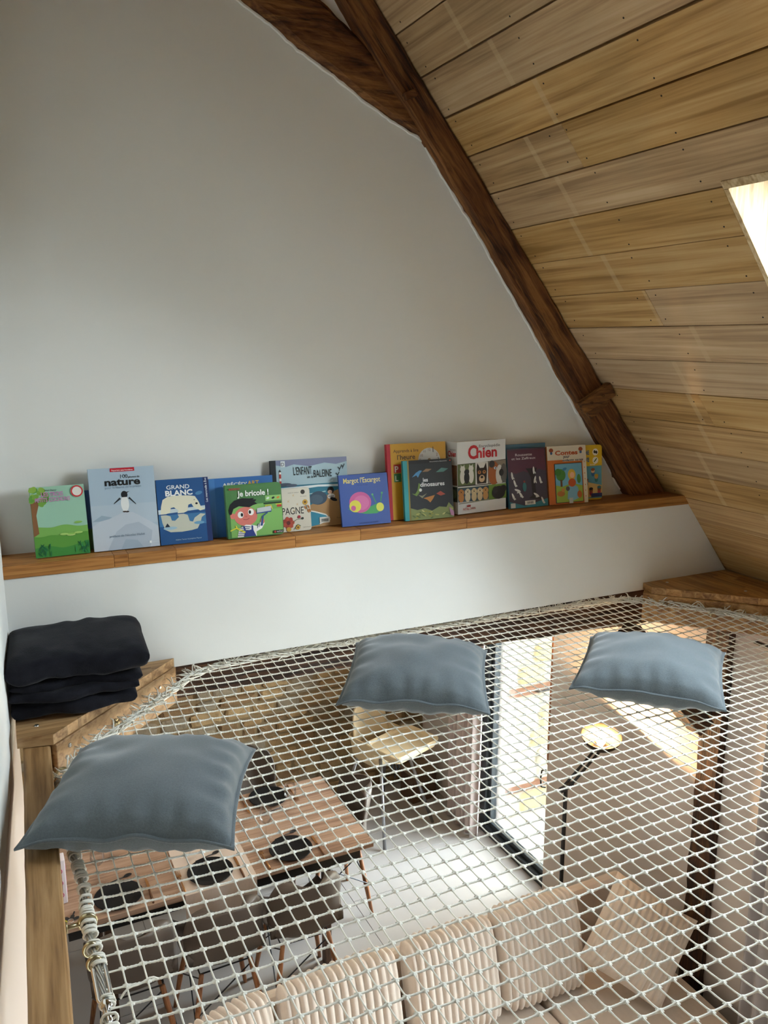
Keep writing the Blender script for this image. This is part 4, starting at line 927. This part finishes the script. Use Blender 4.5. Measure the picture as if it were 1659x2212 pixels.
b.ell(.40, .35, .05, .10, '2f6f72'); b.ell(.40, .44, .025, .025, '8a3a34'); b.rect(.39, .045, .66, .115, 'd9d6cb'); b.rect(.02, .01, .14, .09, 'cfd2cf')
for k in range(12): b.rect(.44+k*.014, .06, .44+k*.014+(.009 if k % 3 else .005), .10, '2b2b2b')
b.text('Roussette', .20, .875, .43, 'd8cdd0', .042, bold=.004); b.text('et les Zaffreux', .10, .815, .62, 'd8cdd0', .038, bold=.004); b.done()
# fairy tales
b = Book('orange and white fairy tale book with a girl on the cover', 2.148, 2.806, 0.197, 0.248, 0.013, 'd9cfba', .17, -3, spine='c06a2c')
b.rect(0, 0, .16, .78, 'c6682a'); b.rect(.16, .0, .90, .78, 'c6682a'); b.rect(.90, 0, 1, 1, 'd8cfbc'); b.rect(0, .76, 1, 1, 'dcd3c0'); b.rect(.16, .02, .88, .70, '1c2733'); b.rect(.18, .03, .87, .69, '6fb0cf')
b.poly(hill(.30, 7, amp=.04, base=.03)[:0]+[(.18, .03), (.87, .03), (.87, .3), (.6, .35), (.35, .3), (.18, .33)], '9ab54a'); b.ell(.32, .50, .12, .13, '4a8a3f'); b.ell(.25, .55, .08, .08, '3f7f38'); b.rect(.30, .30, .35, .42, '6a4526'); b.ell(.78, .42, .05, .10, '4f8f4a'); b.ell(.42, .60, .06, .03, '3f86b8', .3)
b.poly([(.46, .08), (.50, .30), (.62, .34), (.74, .28), (.80, .10), (.62, .05)], '7fb4cf'); b.ell(.60, .50, .10, .12, 'dfb94a'); b.ell(.61, .49, .06, .065, 'e8b592'); b.ell(.60, .36, .10, .09, 'c4552c'); b.ell(.30, .18, .10, .06, 'b9763a'); b.ell(.36, .24, .045, .045, 'c98a4a'); b.ell(.78, .15, .06, .08, 'b9602c'); b.ell(.48, .26, .05, .05, '5a5a62')
b.text('Contes', .20, .845, .58, 'c2552c', .075, bold=.03); b.rect(.38, .73, .88, .80, 'dcd3c0'); b.text('pour', .40, .79, .17, '26334a', .036, bold=.02, shear=.2, name='subtitle'); b.text('enfants sages', .38, .735, .54, '26334a', .036, bold=.02, shear=.2, name='subtitle'); b.ell(.10, .93, .055, .045, '9a4a2c'); b.ell(.86, .93, .055, .045, '9a4a2c'); b.ell(.10, .88, .03, .03, '3a5a8a'); b.ell(.86, .88, .03, .03, '3a5a8a')
for k in range(7): b.rect(.93, .1+.1*k, .95, .12+.1*k, 'c97a4a')
b.rect(.50, .005, .60, .10, 'b9c2c4'); b.done()
# search and find
b = Book('yellow search-and-find board book with beach children', 2.272, 2.838, 0.178, 0.240, 0.014, 'd9b52a', .10, -3, corner=.014)
b.rect(.0, .03, .985, .62, '5aa0b8'); b.poly([(0, .05), (.98, .05), (.98, .26), (.5, .34), (0, .3)], 'd8b878'); b.text('CHERCHE', .10, .83, .52, '3a6fa8', .075, bold=.035); b.text('TROUVE', .16, .70, .46, '3a6fa8', .075, bold=.035); b.text('La mer', .64, .635, .16, 'e6e6da', bold=.02, name='subtitle')
b.ell(.80, .87, .085, .085, 'efeadc'); b.ell(.80, .72, .085, .085, 'efeadc'); b.ell(.775, .875, .03, .04, '2a2620'); b.ell(.83, .865, .03, .04, '2a2620'); b.line([(.76, .69), (.84, .755)], .03, '3f6a3a')
for u, v, c, hc in ((.45, .55, 'c98a5a', '2a1c14'), (.72, .53, 'dcae84', '8a4a24'), (.52, .35, 'c26a4a', '7a3a20'), (.82, .42, 'c99a6a', 'c9a83a'), (.66, .18, '8a4a34', '1c1512'), (.90, .2, '7a4430', '3a7a84'), (.5, .14, 'd8b08a', '5a3a24')):
    b.ell(u, v-.05, .05, .07, ('b03a4a', '3a6fa8', '3f8a8a')[int(u*10) % 3]); b.ell(u, v, .055, .055, c); b.ell(u, v+.025, .058, .035, hc)
b.rect(.66, .05, .985, .12, '2c3f7a'); b.done()

# ------------------------------------------------------------------ dining table
TABLEW = wood('table_walnut', hexc('7d5f4c'), hexc('a08069'), hexc('b49680'), axis=0, grain=26, along=1.3, rough=0.45, tone=0.02, bump=0.05)
TBLACK = matte('table_black', (0.02, 0.019, 0.018), 0.5, 0.1)
tb = thing('dining_table', 'long walnut-topped dining table laid with black plates', 'table', (0.955, 4.20, 0))
TL, TW = 0.835, 0.40
boxobj('table_top', (-TL, -TW, .722), (TL, TW, .752), TABLEW, tb, .002)
for (p, q) in (((-TL+.06, -TW+.05, .64), (TL-.06, -TW+.075, .722)), ((-TL+.06, TW-.075, .64), (TL-.06, TW-.05, .722)), ((-TL+.06, -TW+.075, .64), (-TL+.085, TW-.075, .722)), ((TL-.085, -TW+.075, .64), (TL-.06, TW-.075, .722))):
    boxobj('apron', p, q, TBLACK, tb, .002)
LEGW = wood('dark_leg', hexc('3a2a20'), hexc('5a4436'), hexc('6d5444'), axis=2, grain=40, along=3, rough=.5, tone=.05, bump=.1)
for sx in (-1, 1):
    for sy in (-1, 1): boxobj('leg', (sx*(TL-.25)-.022, sy*(TW-.10)-.022, 0), (sx*(TL-.25)+.022, sy*(TW-.10)+.022, .64), LEGW, tb, .004)
# runner draped across the table
CREAM = matte('cream_linen', hexc('cbb7a6'), 0.95, 0.04, 60, 0.2, 300)
m2 = MB(); rp = [(3.795, .60)]+[(3.795, .752)]+[(3.80, .7545)]+[(3.8+.8*k/10, .7545) for k in range(1, 11)]+[(4.605, .7525), (4.606, .60)]
vs = []; fs = []
for k, (y, z) in enumerate(rp):
    for q in range(9):
        x = .735+.375*q/8; vs.append((x, y+(-.004*math.sin(q*1.3) if k == 0 else 0)-(.003 if k < 3 else 0), z))
for k in range(len(rp)-1):
    for q in range(8): fs.append((k*9+q, k*9+q+1, (k+1)*9+q+1, (k+1)*9+q))
m2.add(vs, fs); tag(m2.build('table_runner', CREAM, smooth=False, solid=.002), 'cream cloth runner hanging over the table edge under a plate', 'runner')
ZT = .7525
PLATE = matte('black_stoneware', (0.008, 0.008, 0.009), 0.5, 0.2, 30, spec=.2)
TINE = matte('bronze_cutlery', hexc('a8794c'), 0.35, 0.08, 30, metal=.6)
def plate(x, y, zz, label):
    m3 = MB(); m3.lathe([(0, .004), (.07, .004), (.078, .006), (.112, .017), (.118, .0185), (.1195, .0165), (.112, .012), (.08, .001), (.06, 0), (0, 0)], 40)
    o = m3.build('dinner_plate', PLATE, None, smooth=True, loc=(x, y, zz)); tag(o, label, 'plate', 'black plates on the table')
def fork(x, y, zz, rz, label):
    t = thing('fork', label, 'fork', (x, y, zz), rz, 'bronze forks beside the plates'); m3 = MB()
    m3.tube([(0, -.10, .004), (0, -.05, .005), (0, .02, .005), (0, .045, .005)], [.006, .0055, .003, .0035], 8); m3.build('handle', TINE, t, smooth=True)
    m3 = MB(); m3.box((-.011, .043, .003), (.011, .058, .006))
    m3.build('neck', TINE, t, bevel=.001)
    for q in (-.009, -.003, .003, .009):
        m3 = MB(); m3.tube([(q, .057, .0045), (q, .095, .006)], [.0019, .0012], 6); m3.build('tine', TINE, t)
def knife(x, y, zz, rz, label):
    t = thing('knife', label, 'knife', (x, y, zz), rz, 'bronze knives beside the plates')
    m3 = MB(); m3.tube([(0, -.11, .004), (0, -.06, .0055), (0, .0, .005)], [.005, .0065, .005], 8); m3.build('handle', wood('knife_handle', hexc('4a2e1c'), hexc('6d482c'), hexc('8a6040'), axis=1, tone=.05), t, smooth=True)
    m3 = MB(); m3.prism([(-.006, -.002, .003), (.007, -.002, .003), (.008, .07, .003), (.002, .10, .003), (-.006, .105, .003)], (0, 0, .002)); m3.build('blade', TINE, t)
def spoon(x, y, zz, rz, label):
    t = thing('dessert_spoon', label, 'spoon', (x, y, zz), rz, 'dark dessert spoons above the plates')
    m3 = MB(); m3.tube([(-.07, 0, .004), (0, 0, .006), (.035, 0, .005)], [.0035, .0025, .003], 8); m3.build('handle', BLACK, t, smooth=True)
    m3 = MB(); m3.grid(lambda i, j: (.052+.021*j*math.cos(2*PI*i), .013*j*math.sin(2*PI*i), .002+.006*j*j), 16, 5, True); m3.build('bowl', BLACK, t, smooth=True, solid=.0012)
WINE = glass('wine_glass', (.98, .98, .98), .5)
def wineglass(x, y, zz, label):
    t = thing('wine_glass', label, 'glass', (x, y, zz), 0, 'clear wine glasses on the table')
    m3 = MB(); m3.lathe([(.034, 0), (.034, .002), (.012, .005), (.005, .010)], 24); m3.build('foot', WINE, t, smooth=True)
    m3 = MB(); m3.lathe([(.005, .010), (.0036, .02), (.0036, .075), (.006, .083)], 12); m3.build('stem', WINE, t, smooth=True)
    m3 = MB(); m3.lathe([(.003, .082), (.018, .088), (.032, .105), (.037, .125), (.035, .15), (.031, .175), (.0300, .175), (.034, .15), (.036, .125), (.031, .106), (.017, .09), (.003, .084)], 28); m3.build('bowl', WINE, t, smooth=True)
for (x, y, zz, fl, who) in ((0.430, 3.925, ZT, 1, 'at the wall end of the table'), (0.895, 3.915, ZT+.003, 1, 'on the cream runner'), (1.345, 3.925, ZT, 1, 'at the open table end near the sofa'), (1.400, 4.485, ZT, -1, 'on the stone wall side of the table')):
    plate(x, y, zz, 'round black plate '+who); fork(x-.155*fl, y-.01, zz, 0 if fl > 0 else PI, 'bronze fork beside the black plate '+who)
    knife(x+.150*fl, y-.01, zz, 0 if fl > 0 else PI, 'dark-handled knife beside the black plate '+who); spoon(x+.02*fl, y+.145*fl, zz, .25 if fl > 0 else PI+.25, 'dark dessert spoon above the black plate '+who)
for (x, y, who) in ((0.36, 4.12, 'at the wall end of the table'), (0.83, 4.10, 'on the cream runner'), (1.265, 4.11, 'at the open table end near the sofa'), (1.475, 4.295, 'on the stone wall side of the table')):
    wineglass(x, y, ZT+(.003 if .7 < x < 1.1 else 0), 'clear wine glass '+who)
wineglass(0.44, 4.28, ZT, 'clear wine glass behind the plate at the wall end')
cd = thing('patterned_carton', 'small white carton with pink rings standing on the table end', 'carton', (0.168, 4.03, ZT))
boxobj('carton', (-.03, -.035, 0), (.03, .035, .24), flat('dfd6da'), cd, .004)
for k in range(3):
    m3 = MB(); c = Vector((.0304, 0, .05+.065*k)); m3.tube([c+Vector((0, math.cos(a)*.014, math.sin(a)*.014)) for a in [q*2*PI/18 for q in range(18)]], .0022, 6, closed=True); m3.build('printed_ring', flat('c0557a'), cd)
    m3 = MB(); c = Vector((0, -.0354, .05+.065*k)); m3.tube([c+Vector((math.cos(a)*.014, 0, math.sin(a)*.014)) for a in [q*2*PI/18 for q in range(18)]], .0022, 6, closed=True); m3.build('printed_ring', flat('c0557a'), cd)
kr = thing('key_bunch', 'small bunch of keys with a yellow tag on the table edge', 'keys', (0.195, 3.845, ZT))
m3 = MB(); m3.tube([(math.cos(a)*.014, math.sin(a)*.014, .003) for a in [q*2*PI/16 for q in range(16)]], .0014, 6, closed=True); m3.build('ring', STEEL, kr, smooth=True)
for a in (.3, 1.2, 2.2):
    d = Vector((math.cos(a), math.sin(a), 0)); nn = Vector((-d.y, d.x, 0)); m3 = MB(); o0 = d*.016+Vector((0, 0, .004))
    m3.prism([o0-nn*.009, o0+d*.02-nn*.009, o0+d*.024-nn*.003, o0+d*.05-nn*.003, o0+d*.05+nn*.004, o0+d*.024+nn*.004, o0+d*.02+nn*.009, o0+nn*.009], (0, 0, .002)); m3.build('key', TBLACK, kr)
boxobj('tag', (-.05, -.005, .002), (-.016, .016, .005), flat('c9bf3a'), kr, .001)

# ------------------------------------------------------------------ shell chairs
TAUPE = matte('taupe_shell', hexc('5b5149'), 0.5, 0.03, 6)
CLEG = wood('chair_beech', hexc('7a4c2e'), hexc('a06a44'), hexc('b37e56'), axis=2, grain=50, along=4, rough=.5, tone=.05, bump=.08)
def make_chair(label):
    t = thing('shell_chair', label, 'chair', (0, 0, 0), 0, 'taupe shell chairs around the table')
    prof = [(.235, .425), (.215, .452), (.15, .458), (.05, .445), (-.06, .437), (-.13, .447), (-.175, .485), (-.20, .55), (-.222, .64), (-.245, .74), (-.262, .80), (-.268, .825)]
    def fn(i, j):
        s_ = j*(len(prof)-1); k = min(int(s_), len(prof)-2); q = s_-k; y = prof[k][0]+(prof[k+1][0]-prof[k][0])*q; z = prof[k][1]+(prof[k+1][1]-prof[k][1])*q
        u = 2*i-1; back = max(0, min(1, (z-.50)/.12)) if y < -.1 else 0
        hw = .188+.012*(1-abs(2*j-.8)) if not back else .199-.05*max(0, (z-.70)/.125)**2
        if j < .08: hw *= .86+.14*j/.08
        if j > .93: hw *= 1-.35*((j-.93)/.07)**2
        x = u*hw; e = abs(u)**2.6
        if not back: z += .075*e*(1 if j > .1 else j/.1); y += 0
        y += back*.10*e; z -= .012*e*back
        if .3 < j < .62: z += .05*e*(1-abs(j-.46)/.16)
        return (x, y, z)
    m3 = MB(); m3.grid(fn, 25, 34); m3.build('shell', TAUPE, t, smooth=True, solid=.008)
    for sx in (-1, 1):
        for sy in (-1, 1):
            m3 = MB(); m3.tube([(sx*.125, sy*.13-.01, .43), (sx*.165, sy*.172, .2), (sx*.195, sy*.20, 0)], [.0125, .0145, .010], 10); m3.build('leg', CLEG, t, smooth=True)
    for sx in (-1, 1):
        m3 = MB(); m3.tube([(sx*.135, .14, .41), (sx*.175, -.18, .22)], .0038, 6); m3.build('brace_rod', BLACK, t); m3 = MB(); m3.tube([(sx*.135, -.14, .41), (sx*.175, .18, .22)], .0038, 6); m3.build('brace_rod', BLACK, t)
    for sy in (-1, 1):
        m3 = MB(); m3.tube([(.135, sy*.14, .41), (-.175, sy*.18, .22)], .0038, 6); m3.build('brace_rod', BLACK, t)
    m3 = MB(); m3.tube([(.13, .13, .425), (-.13, .13, .425), (-.13, -.13, .425), (.13, -.13, .425)], .005, 6, closed=True); m3.build('seat_support', BLACK, t)
    return t
ch = make_chair('taupe shell chair before the black plate at the wall end'); ch.location = (0.445, 3.76, 0)
dup(ch, (0.88, 3.75, 0), .02, 'taupe shell chair before the black plate on the cream runner')
dup(ch, (1.315, 3.76, 0), -.03, 'taupe shell chair before the black plate near the sofa')
dup(ch, (1.40, 4.83, 0), PI, 'taupe shell chair between the table and the stone wall')
dup(ch, (1.74, 4.33, 0), PI/2, 'taupe shell chair pushed in at the open table end')

# ------------------------------------------------------------------ high chair
HCW = matte('cream_plastic', hexc('d3bd96'), 0.4, 0.02, 5); HCM = matte('grey_tube', (.30, .30, .31), .35, .05, metal=.8)
hc = thing('high_chair', 'cream plastic high chair with tray on four grey tube legs', 'high chair', (2.47, 4.98, 0), math.radians(20))
m3 = MB()
def rrect(hx, hy, r, n=6): return [(cx+r*math.cos(a0+k*PI/2/n), cy+r*math.sin(a0+k*PI/2/n)) for cx, cy, a0 in ((hx-r, hy-r, 0), (-hx+r, hy-r, PI/2), (-hx+r, -hy+r, PI), (hx-r, -hy+r, -PI/2)) for k in range(n+1)]
def loft(m, rings, cap0=True, cap1=True):
    n = len(rings[0]); vs = [p for r in rings for p in r]; fs = []
    for i in range(len(rings)-1):
        for k in range(n): fs.append((i*n+k, i*n+(k+1) % n, (i+1)*n+(k+1) % n, (i+1)*n+k))
    if cap0: fs.append(tuple(range(n))[::-1])
    if cap1: fs.append(tuple((len(rings)-1)*n+k for k in range(n)))
    m.add(vs, fs)
loft(m3, [[(x, y-.13, z) for x, y in rrect(a, b_, .05)] for a, b_, z in ((.21, .15, .665), (.225, .165, .70), (.228, .168, .72), (.222, .162, .724), (.212, .152, .718), (.20, .14, .704))]); m3.build('tray', HCW, hc, smooth=False)
m3 = MB(); loft(m3, [[(x*.5/.5, y+.10, z) for x, y in rrect(a, b_, .06)] for a, b_, z in ((.15, .12, .52), (.17, .14, .56), (.18, .15, .66), (.19, .16, .70), (.18, .15, .70), (.165, .135, .64), (.155, .125, .56))], True, True); m3.build('seat', HCW, hc)
m3 = MB(); m3.grid(lambda i, j: ((2*i-1)*(.175-.03*j*j), .22+.045*j-.05*(2*i-1)**2, .62+.28*j-.03*(2*i-1)**4*j), 15, 10); m3.build('backrest', HCW, hc, smooth=True, solid=.014)
for sx in (-1, 1):
    for sy in (-1, 1):
        m3 = MB(); m3.tube([(sx*.13, .06+sy*.10, .60), (sx*.255, .05+sy*.255, 0)], .0125, 10); m3.build('leg', HCM, hc, smooth=True)
for sx in (-.03, .0, .03):
    m3 = MB(); m3.tube([(sx, -.06, .66), (sx*.9, -.05, .56), (sx*1.1+.01, -.06, .47), (sx*.6, -.055, .40+abs(sx)*2)], [.008, .007, .009, .004], 6); m3.build('strap', BLACK, hc, smooth=True)
m2 = MB(); m2.box((-.11, -.09, 0), (.11, .09, .22)); 
bx_ = thing('storage_box', 'low brown box on the floor behind the high chair', 'box', (2.86, 5.25, 0), .1); m2.build('body', matte('brown_card', hexc('5b4636'), .8, .1), bx_, bevel=.006)
boxobj('lid', (-.115, -.095, .222), (.115, .095, .25), matte('pale_card', hexc('8a7560'), .8, .1), bx_, .005)

# ------------------------------------------------------------------ curtains
def curtain(name, label, x, y0, y1, z1, mat, folds, amp, seed, bunch=0.0):
    t = thing(name, label, 'curtain', (x, (y0+y1)/2, 0)); m3 = MB(); L = y1-y0
    def fn(i, j):
        ph = 2*PI*folds*i+.6*math.sin(3*i+seed); f = 1-bunch*(1-j)*.3
        return (amp*math.sin(ph)*(.75+.25*j)+.012*nz((i*4, j*3, seed), 1), (-L/2+L*i)*f+.012*math.sin(ph*.5+seed)*(1-j), .012+(z1-.012)*j)
    m3.grid(fn, 24*folds//2+30, 26); m3.build('fabric', mat, t, smooth=True, solid=.002)
    m3 = MB(); m3.tube([(0, -L/2-.1, z1+.01), (0, L/2+.1, z1+.01)], .010, 10); m3.build('rail', BLACK, t, smooth=True)
    return t
curtain('curtain', 'pinkish grey curtain gathered at the far side of the glazed door', 2.945, 4.52, 4.92, 2.2, matte('pink_grey_cloth', hexc('bfaea8'), .85, .05, 30, .2, 400, sheen=.3), 6, .038, 1, .3)
curtain('curtain', 'grey curtain hanging next to the timber post', 2.978, 1.82, 2.30, 2.2, matte('grey_cloth', hexc('a89f9b'), .85, .05, 30, .2, 400, sheen=.3), 6, .032, 4)

# ------------------------------------------------------------------ floor lamp
lp = thing('floor_lamp', 'black articulated floor lamp with a lit bronze bowl shade', 'lamp', (2.60, 3.16, 0))
m3 = MB(); m3.lathe([(0, 0), (.065, 0), (.065, .012), (.06, .02), (.02, .024), (0, .024)], 32); m3.build('base', BLACK, lp, smooth=True)
m3 = MB(); m3.tube([(0, 0, .02), (0, 0, 1.20)], .011, 12); m3.build('pole', BLACK, lp, smooth=True)
m3 = MB(); m3.tube([(-.035, 0, 1.205), (.04, 0, 1.225)], .016, 12); m3.build('joint', BLACK, lp, smooth=True)
for q in (-.016, .016):
    m3 = MB(); m3.tube([(.0, q, 1.215), (.205, q, 1.385)], .0075, 8); m3.build('arm', BLACK, lp, smooth=True)
BR = Matrix.Rotation(math.radians(11), 3, 'X') @ Matrix.Rotation(math.radians(-6), 3, 'Y'); bc = (.215, 0, 1.392)
m3 = MB(); m3.lathe([(0, 0), (.03, .002), (.065, .018), (.092, .045), (.106, .078), (.104, .078), (.09, .047), (.063, .021), (.03, .006), (0, .004)], 40, bc, BR)
m3.build('shade', matte('bronze_shade', (.03, .017, .007), .5, .08, 10, metal=.4), lp, smooth=True)
em = bpy.data.materials.new('lamp_glow'); em.use_nodes = True; eb = em.node_tree.nodes['Principled BSDF']; eb.inputs['Emission Color'].default_value = (1, .72, .38, 1); eb.inputs['Emission Strength'].default_value = 22; eb.inputs['Base Color'].default_value = (1, .9, .7, 1)
m3 = MB(); m3.lathe([(0, .008), (.012, .010), (.014, .02), (.022, .034), (.025, .046), (.020, .060), (.010, .068), (0, .070)], 20, bc, BR); m3.build('bulb', em, lp, smooth=True)
ld = bpy.data.lights.new('lamp_light', 'POINT'); ld.energy = 24; ld.color = (1, .66, .34); ld.shadow_soft_size = .02
lo = bpy.data.objects.new('lamp_light', ld); COL.objects.link(lo); lo.parent = lp; lo.location = Vector(bc)+BR @ Vector((0, 0, .074))

# ------------------------------------------------------------------ corduroy sofa
CORDU = matte('beige_corduroy', hexc('d9c9b9'), 0.95, 0.06, 60, 0.35, 350, sheen=.5, spec=.1)
SEATF = matte('beige_seat_cloth', hexc('d0bfae'), 0.95, 0.05, 40, 0.3, 350, sheen=.4, spec=.1)
sf = thing('sofa', 'beige corduroy sofa standing against the wall with the timber post', 'sofa', (1.78, 2.62, 0))
m3 = MB(); m3.box((-1.12, -.60, .06), (1.14, .385, .26)); m3.build('base', SEATF, sf, bevel=.03)
m3 = MB(); m3.box((-1.12, .39, .10), (1.14, .47, .70)); m3.build('back_frame', SEATF, sf, bevel=.035, bseg=3)
def ribbed(m, x0, x1, y0, y1, z0, z1, ribs, depth=.004, rnd=.06):
    def fn(i, j):   # i around the y-z section, j along x with ribs across
        a = 2*PI*i; ca, sa = math.cos(a), math.sin(a); e = .5; x = x0+(x1-x0)*j; k = (1-(2*abs(j-.5))**8)**.5 if 0 < j < 1 else 0
        k = .35+.65*k; r = 1+depth/.1*(abs(math.sin(PI*ribs*j))-.5)
        return (x, (y0+y1)/2+(y1-y0)/2*math.copysign(abs(ca)**e, ca)*k*r, (z0+z1)/2+(z1-z0)/2*math.copysign(abs(sa)**e, sa)*(.75+.25*k)*(1+(r-1)*.4))
    nv = ribs*6+1; m.grid(fn, 40, nv, True); o = len(m.v)-40*nv
    m.add(m.v[o:o+40], [tuple(range(40))[::-1]]); m.add(m.v[o+40*(nv-1):o+40*nv], [tuple(range(40))])
for (a, b_, z) in ((-1.10, -.34, .41), (-.33, .41, .41), (.42, 1.13, .41)):
    m3 = MB(); ribbed(m3, a, b_, -.60, .34, .25, z, 22, .0016); m3.build('seat_cushion', SEATF, sf, smooth=True)
def back_cushion(cx, w, ribs, label, lean=.26, y=2.775, z=.40, h=.46, rz=0, th=.17):
    m3 = MB(); ribbed(m3, -w/2, w/2, -th/2, th/2, 0, h, ribs, .016); t = thing('back_cushion', label, 'cushion', (cx, y, z+.022), 0, 'corduroy back cushions on the sofa'); t.rotation_euler = (-lean, 0, rz); m3.build('cover', CORDU, t, smooth=True); return t
back_cushion(1.185, .54, 15, 'wide-ribbed corduroy back cushion at the table-wall end of the sofa', rz=.02)
back_cushion(1.725, .45, 13, 'wide-ribbed corduroy back cushion in the middle of the sofa', rz=-.01)
back_cushion(2.20, .46, 14, 'wide-ribbed corduroy back cushion beside the diamond-set cushion', rz=-.03)
back_cushion(0.70, .40, 12, 'wide-ribbed corduroy cushion at the outer sofa end', rz=.25, y=2.74)
# loose cushion standing on a corner
lc = thing('throw_cushion', 'ribbed beige cushion propped on its corner against the sofa end', 'cushion', (2.625, 2.655, .655))
def Mx(c0, cu, cv, cn): m = Matrix((cu, cv, cn)).transposed().to_4x4(); m.translation = c0; return m
top_, rgt, bot, lft = Vector((2.649, 2.88, .929)), Vector((2.873, 2.588, .675)), Vector((2.534, 2.521, .366)), Vector((2.423, 2.777, .645))
cu_ = ((rgt-bot)+(top_-lft)).normalized(); cv_ = ((lft-bot)+(top_-rgt)); cv_ = (cv_-cu_*cv_.dot(cu_)).normalized(); cn_ = cu_.cross(cv_)
def pill(i, j, sgn):
    u, v = 2*i-1, 2*j-1; e = max(0, (1-u*u)*(1-v*v)); h = .085*e**.4; rib = .012*abs(math.sin(PI*14*j))*min(1, e*20)
    return (.225*u*(1-.05*(1-v*v)), .215*v*(1-.05*(1-u*u)), sgn*(h+rib))
m3 = MB(); m3.grid(lambda i, j: pill(i, j, 1), 30, 92); m3.grid(lambda i, j: pill(1-i, j, -1), 30, 92)
m3.build('cover', CORDU, lc, smooth=True)
lc.matrix_world = Mx(Vector((2.65, 2.63, .672)), cu_, cv_, cn_)
